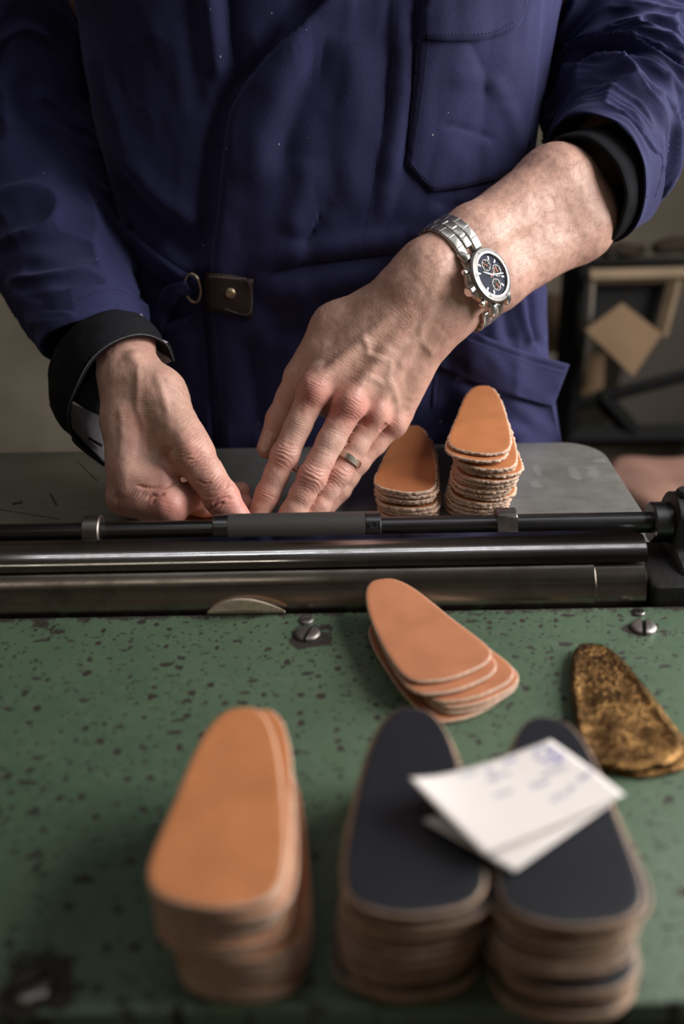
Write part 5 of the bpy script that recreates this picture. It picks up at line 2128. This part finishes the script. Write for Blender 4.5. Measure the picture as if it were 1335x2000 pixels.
def arm_hair():
    r = np.random.default_rng(4)
    vs, fs = [], []
    # candidate roots on the forearms and outer edges of both hands
    def strands(S, cond, count, lenr, flow):
        idx = np.flatnonzero(cond)
        idx = r.choice(idx, min(count, len(idx)), replace=False)
        for i in idx:
            p, n = S.V[i] + S.N[i] * S.d[i], S.N[i]
            f = flow + r.normal(0, .35, 3)
            f -= n * (f @ n); f /= np.linalg.norm(f) + 1e-9
            L = r.uniform(*lenr)
            w = np.cross(f, n) * .00006
            pts = [p, p + f * L * .5 + n * L * .22, p + f * L + n * L * .26]
            k = len(vs)
            for t, q in enumerate(pts):
                ww = w * (1 - t * .4)
                vs.extend([q + ww, q - ww])
            fs.extend([(k, k + 1, k + 3, k + 2), (k + 2, k + 3, k + 5, k + 4)])
    fl = lerp(wr[0], wr[1], .5) - lerp(cu[0], cu[1], .5); fl /= np.linalg.norm(fl)
    q = sl.q
    up = (q[:, 1] < 640) & (q[:, 0] > 640)
    strands(sl, up & (sl.face > .02), 1500, (.004, .009), fl)
    strands(sl, (q[:, 1] < 560) & (q[:, 0] > 700) & (sl.face < .5) & (sl.N[:, 2] > .1), 700, (.005, .010), fl)
    q = sr.q
    strands(sr, (q[:, 1] < 800) & (sr.face > .02), 500, (.004, .008), np.array([.1, -.3, -.9]))
    o = mesh_obj('arm_hair', np.array(vs) - PO, fs, simple('fine_dark_arm_hair', (.10, .055, .035), .6), person, False)
    o['kind'] = 'stuff'


arm_hair()


# ================================================================== wristwatch and ring
def text_mesh(s, size):
    cu_ = bpy.data.curves.new('t', 'FONT')
    cu_.body = s; cu_.size = size; cu_.align_x = 'CENTER'; cu_.align_y = 'CENTER'
    cu_.resolution_u = 2
    o = bpy.data.objects.new('t', cu_)
    COL.objects.link(o)
    dg = bpy.context.evaluated_depsgraph_get()
    me = bpy.data.meshes.new_from_object(o.evaluated_get(dg))
    V = np.array([v.co[:] for v in me.vertices]); F = [tuple(p.vertices) for p in me.polygons]
    bpy.data.objects.remove(o); bpy.data.curves.remove(cu_); bpy.data.meshes.remove(me)
    return V, F


M['dial'] = simple('dark_blue_dial', (.012, .016, .036), .6, 0, .1)
M['dial_black'] = simple('black_subdial', (.006, .006, .007), .6, 0, .1)
M['lume'] = simple('white_hour_marks', (.75, .75, .72), .4)
M['red'] = simple('orange_red_hands', (.65, .10, .04), .4)
M['bezel'] = mat_steel('satin_bezel_steel', (.24, .232, .225), .42, streak=(60, 60, 60))
M['mark'] = simple('dark_bezel_print', (.03, .03, .03), .5)


def mat_glass():
    t = NT('watch_crystal')
    t.p(Base_Color=(1, 1, 1), Roughness=.02, Transmission_Weight=1.0, IOR=1.04)
    return t.m


M['crystal'] = mat_glass()

WC = lerp(fa[0], wr[0], .52) * .42 + lerp(fa[1], wr[1], .52) * .58
ad = lerp(wr[0], wr[1], .5) - lerp(fa[0], fa[1], .5)
ad /= np.linalg.norm(ad)                        # along the forearm to the hand
vw = CAM - WC; vw /= np.linalg.norm(vw)
c1 = vw - ad * (vw @ ad); c1 /= np.linalg.norm(c1)
c2 = np.cross(ad, c1)
if proj(WC + c2 * .01)[1] < proj(WC)[1]:
    c2 = -c2                                    # towards the lower edge of the wrist in the photo
PHI = math.radians(24)


def wrist_path(phi):
    """where the skin lies at angle phi round the wrist"""
    d = c1 * math.cos(phi) + c2 * math.sin(phi)
    far = WC + d * .08
    h = ARM.ray_cast(Vector(far), Vector(-d))
    return (np.array(h[0]) if h[0] is not None else WC + d * .03), d


skin_p, _ = wrist_path(PHI)
pa, pb = wrist_path(PHI - .35)[0], wrist_path(PHI + .35)[0]
tang = pb - pa; tang -= ad * (tang @ ad); tang /= np.linalg.norm(tang)
wn = np.cross(ad, tang)
if wn @ vw < 0:
    wn = -wn
# lean the face a little away from the hand, as it lies on the arm
lean = math.radians(20)
wz = wn * math.cos(lean) - ad * math.sin(lean)
wx = ad * math.cos(lean) + wn * math.sin(lean)            # three o'clock, to the hand
wy = np.cross(wz, wx)                                     # twelve o'clock
WO = skin_p + wn * .0030
RT = np.stack([wx, wy, wz], 1)
watch = thing('wristwatch', 'steel chronograph wristwatch with dark blue dial on the wrist', 'watch', tuple(WO))
watch.rotation_euler = Matrix(RT.tolist()).to_euler()
SC = 1.10


def wl(name, profile, mat, parent=watch, seg=72, ang=30, o=(0, 0, 0), d=(0, 0, 1)):
    return lathe(name, [(t * SC, r * SC) for t, r in profile], np.array(o, float) * SC, np.array(o, float) * SC + np.array(d, float), mat, parent, seg, ang)


# case with four lugs as one body
def case():
    out = []
    for k in range(96):
        a = 2 * math.pi * k / 96
        x, y = math.cos(a), math.sin(a)
        r = .0185 + .0048 * math.exp(-((abs(abs(y) - .90)) / .09) ** 2) * (1 if abs(x) > .2 else .6) + .0016 * math.exp(-((x - 1) / .12) ** 2)
        out.append((x * r, y * r))
    out = np.array(out) * SC
    vs = []
    for f, z in ((.86, 0), (.97, .0012), (1.0, .0032), (.985, .0058), (.93, .0072), (.6, .0074)):
        for p in out:
            vs.append((p[0] * f, p[1] * f, z * SC - (.0022 * SC * (abs(p[1]) / (.022 * SC)) ** 2)))
    n = 96
    fs = grid_faces(6, n, wrap_v=True) + [tuple(range(n)), tuple(reversed(range(5 * n, 6 * n)))]
    return sharp(mesh_obj('case', vs, fs, M['chrome_sat'], watch, recalc=True), 40)


cs_ = case()
for sx in (-1, 1):
    for sy in (-1, 1):
        lug = [(sx * .0092, sy * .0165, .0050), (sx * .0096, sy * .0205, .0036), (sx * .0096, sy * .0235, .0008)]
        tube('lug', np.array(spline(lug, 8)) * SC, np.array([.0032, .0032, .0031, .003, .0028, .0026, .0023, .0018]) * SC, M['chrome_sat'], watch, 12)


# bezel with coin edge
def bezel():
    seg = 240
    th = np.arange(seg) * 2 * math.pi / seg
    kn = .00028 * (np.cos(th * 80) > 0)
    prof_ = [(.0183, .0062, 0), (.0188, .0072, 1), (.0188, .0090, 1), (.0182, .0099, 0), (.0158, .0107, 0), (.0143, .0105, 0), (.0140, .0096, 0)]
    vs = []
    for r, z, k in prof_:
        rr = r + kn * k
        vs += [(rr[i] * math.cos(th[i]) * SC, rr[i] * math.sin(th[i]) * SC, z * SC) for i in range(seg)]
    b = sharp(mesh_obj('bezel', vs, grid_faces(len(prof_), seg, wrap_v=True), M['bezel'], watch, recalc=True), 25)
    # engraved minute figures; the bezel is turned so that 60 lies towards the body
    tv, tf = [], []
    rot0 = math.radians(18)
    for k, s in enumerate(('60', '10', '20', '30', '40', '50')):
        V, F = text_mesh(s if s != '60' else '\u25bd'.replace('\u25bd', 'V'), .0026 * SC)
        a = BZ0 - math.radians(60) * k
        c, s_ = math.cos(a - math.pi / 2), math.sin(a - math.pi / 2)
        o = len(tv)
        for p in V:
            x, y = p[0], p[1]
            X, Y = c * x - s_ * y, s_ * x + c * y
            rr = .0165 * SC
            q = np.array([X + rr * math.cos(a), Y + rr * math.sin(a)])
            rq = np.linalg.norm(q)
            z = np.interp(rq, [.0143 * SC, .0158 * SC, .0182 * SC], [.0105 * SC, .0107 * SC, .0099 * SC])
            tv.append((q[0], q[1], z + .00008))
        tf += [tuple(i + o for i in f) for f in F]
    for k in range(60):
        if k % 10 in (9, 0, 1):
            continue
        a = BZ0 - math.radians(6) * k
        d = np.array([math.cos(a), math.sin(a)]); n_ = np.array([-d[1], d[0]])
        r0, r1 = (.0150, .0158)
        o = len(tv)
        for r, sgn in ((r0, 1), (r0, -1), (r1, -1), (r1, 1)):
            q = (d * r + n_ * sgn * .00018) * SC
            tv.append((q[0], q[1], .01072 * SC))
        tf.append((o, o + 1, o + 2, o + 3))
    mesh_obj('bezel_figures', tv, tf, M['mark'], b, False)


BZ0 = math.radians(-82 + 0)
bezel()
dial = wl('dial', [(0, .0141), (.0004, .0141), (.0004, .0002)], M['dial'], o=(0, 0, .0084))


def flat_poly(name, polys, z, mat, parent):
    vs, fs = [], []
    for p in polys:
        o = len(vs)
        vs += [(x * SC, y * SC, z * SC) for x, y in p] + [(x * SC, y * SC, (z - .0002) * SC) for x, y in p]
        n = len(p)
        fs += [tuple(range(o, o + n)), tuple(reversed(range(o + n, o + 2 * n)))] + [(o + i, o + n + i, o + n + (i + 1) % n, o + (i + 1) % n) for i in range(n)]
    return mesh_obj(name, vs, fs, mat, parent, False, recalc=True)


def hand_poly(a, l, w, back=.0015, c=(0, 0)):
    d = np.array([math.cos(a), math.sin(a)]); n = np.array([-d[1], d[0]])
    c = np.array(c)
    return [tuple(c - d * back + n * w), tuple(c - d * back - n * w), tuple(c + d * l - n * w * .6), tuple(c + d * l + n * w * .6)]


for k in range(12):
    a = math.pi / 2 - k * math.pi / 6
    if k in (0, 6, 9, 3):
        continue
    d = np.array([math.cos(a), math.sin(a)]); n = np.array([-d[1], d[0]])
    flat_poly('hour_mark', [[tuple(d * r + n * s * .0006) for r, s in ((.0102, 1), (.0102, -1), (.0128, -1), (.0128, 1))]], .0090, M['lume'], dial)
for (x, y) in ((0, .0072), (-.0072, 0), (0, -.0072)):
    sd_ = wl('subdial', [(0, .0040), (.00025, .0040), (.0003, .0036), (.0002, .0002)], M['dial_black'], dial, 40, 30, (x, y, .0088))
    ring_ = [((x + .0039 * math.cos(a)) * SC, (y + .0039 * math.sin(a)) * SC, .00905 * SC) for a in np.linspace(0, 2 * math.pi, 40, endpoint=False)]
    tube('subdial_ring', ring_, .00014 * SC, M['chrome'], dial, 6, closed=True)
    flat_poly('subdial_hand', [hand_poly(.4 + x * 300 + y * 170, .0031, .0003, .001, (x, y))], .0094, M['red'], dial)
    flat_poly('subdial_marks', [hand_poly(a, .0005, .00035, 0, (x + .0027 * math.cos(a), y + .0027 * math.sin(a))) for a in np.arange(6) * math.pi / 3], .00925, M['lume'], dial)
flat_poly('hour_hand', [hand_poly(math.radians(-38), .0078, .0006)], .0097, M['lume'], watch)
flat_poly('minute_hand', [hand_poly(math.radians(160), .0118, .0005)], .0099, M['lume'], watch)
flat_poly('second_hand', [hand_poly(math.radians(200), .0060, .0003, .003)], .0101, M['red'], watch)
wl('crystal', [(0, .0139), (.0006, .0139), (.0009, .0132), (.0010, .004)], M['crystal'], watch, 72, 30, (0, 0, .0104))
cr = wl('crown', [(0, .0016), (.002, .0016), (.0021, .0034), (.0060, .0034), (.0066, .0026)], M['chrome'], watch, 28, 15, (.0182, 0, .0050), (1, 0, 0))
for s in (1, -1):
    a = math.radians(33 * s)
    d = (math.cos(a), math.sin(a), 0)
    wl('push_button', [(0, .0011), (.0028, .0011), (.0029, .0020), (.0046, .0020), (.0052, .0012)], M['chrome'], watch, 24, 15, (.0180 * d[0], .0180 * d[1], .0052), d)


# bracelet: rows of three rounded links following the wrist
def link_mesh(w, l, h):
    bm = bmesh.new()
    bmesh.ops.create_cube(bm, size=1.0)
    for v in bm.verts:
        v.co = Vector((v.co.x * w, v.co.y * l, v.co.z * h))
    bmesh.ops.bevel(bm, geom=list(bm.edges), offset=min(w, l, h) * .38, segments=3, affect='EDGES', profile=.5)
    me = bpy.data.meshes.new('bracelet_link')
    bm.to_mesh(me); bm.free()
    me.materials.append(M['chrome_sat'])
    me.polygons.foreach_set('use_smooth', np.ones(len(me.polygons), bool))
    return me


mo, mcn = link_mesh(.0076, .0098, .0036), link_mesh(.0072, .0092, .0042)
path = []
for ph in np.linspace(PHI - math.pi, PHI + math.pi, 361):
    p, d = wrist_path(ph)
    path.append(p + d * .0024)
path = np.array(path)
path -= np.outer((path - WO) @ ad, ad)                    # keep to one plane across the arm
for _ in range(12):
    path[1:-1] = (path[:-2] + path[1:-1] * 2 + path[2:]) / 4
arc = np.r_[0, np.cumsum(np.linalg.norm(np.diff(path, axis=0), axis=1))]
mid_arc = arc[180]
INV = Matrix(RT.tolist()).transposed()
k = 0
for sgn in (-1, 1):
    n_links = int((arc[-1] / 2 - .0265 * SC) / .0084)
    for i in range(n_links + 1):
        for col in (-1, 0, 1):
            s = mid_arc + sgn * (.0245 * SC + i * .0084 + (.0042 if col == 0 else 0))
            if s < 0 or s > arc[-1]:
                continue
            q = np.array([np.interp(s, arc, path[:, a]) for a in range(3)])
            q1 = np.array([np.interp(min(s + .004, arc[-1]), arc, path[:, a]) for a in range(3)])
            q0 = np.array([np.interp(max(s - .004, 0), arc, path[:, a]) for a in range(3)])
            t_ = q1 - q0; t_ /= np.linalg.norm(t_)
            n_ = np.cross(ad, t_)
            if n_ @ (q - WC) < 0:
                n_ = -n_
            y_ = np.cross(n_, ad)
            q = q + ad * col * .0068
            o = bpy.data.objects.new('bracelet_link', mcn if col == 0 else mo)
            COL.objects.link(o)
            R3 = INV @ Matrix(np.stack([ad, y_, n_], 1).tolist())
            lp = INV @ Vector(q - WO)
            o.parent = watch
            o.location = lp
            o.rotation_euler = R3.to_euler()
            k += 1

# wedding band on the ring finger
fd = j['r'][1] - j['r'][0]; fd /= np.linalg.norm(fd)
rc = lerp(j['r'][0], j['r'][1], .735)
Rr = .0112
band = lathe('finger_ring', [(-.0026, Rr - .0009), (-.0024, Rr + .0002), (-.001, Rr + .00026), (.001, Rr + .00026), (.0024, Rr + .0002), (.0026, Rr - .0009)], (0, 0, 0), fd, M['ring'], None, 72, 25)
band.location = tuple(rc)
tag(band, 'plain brushed metal wedding band on the ring finger', 'ring')
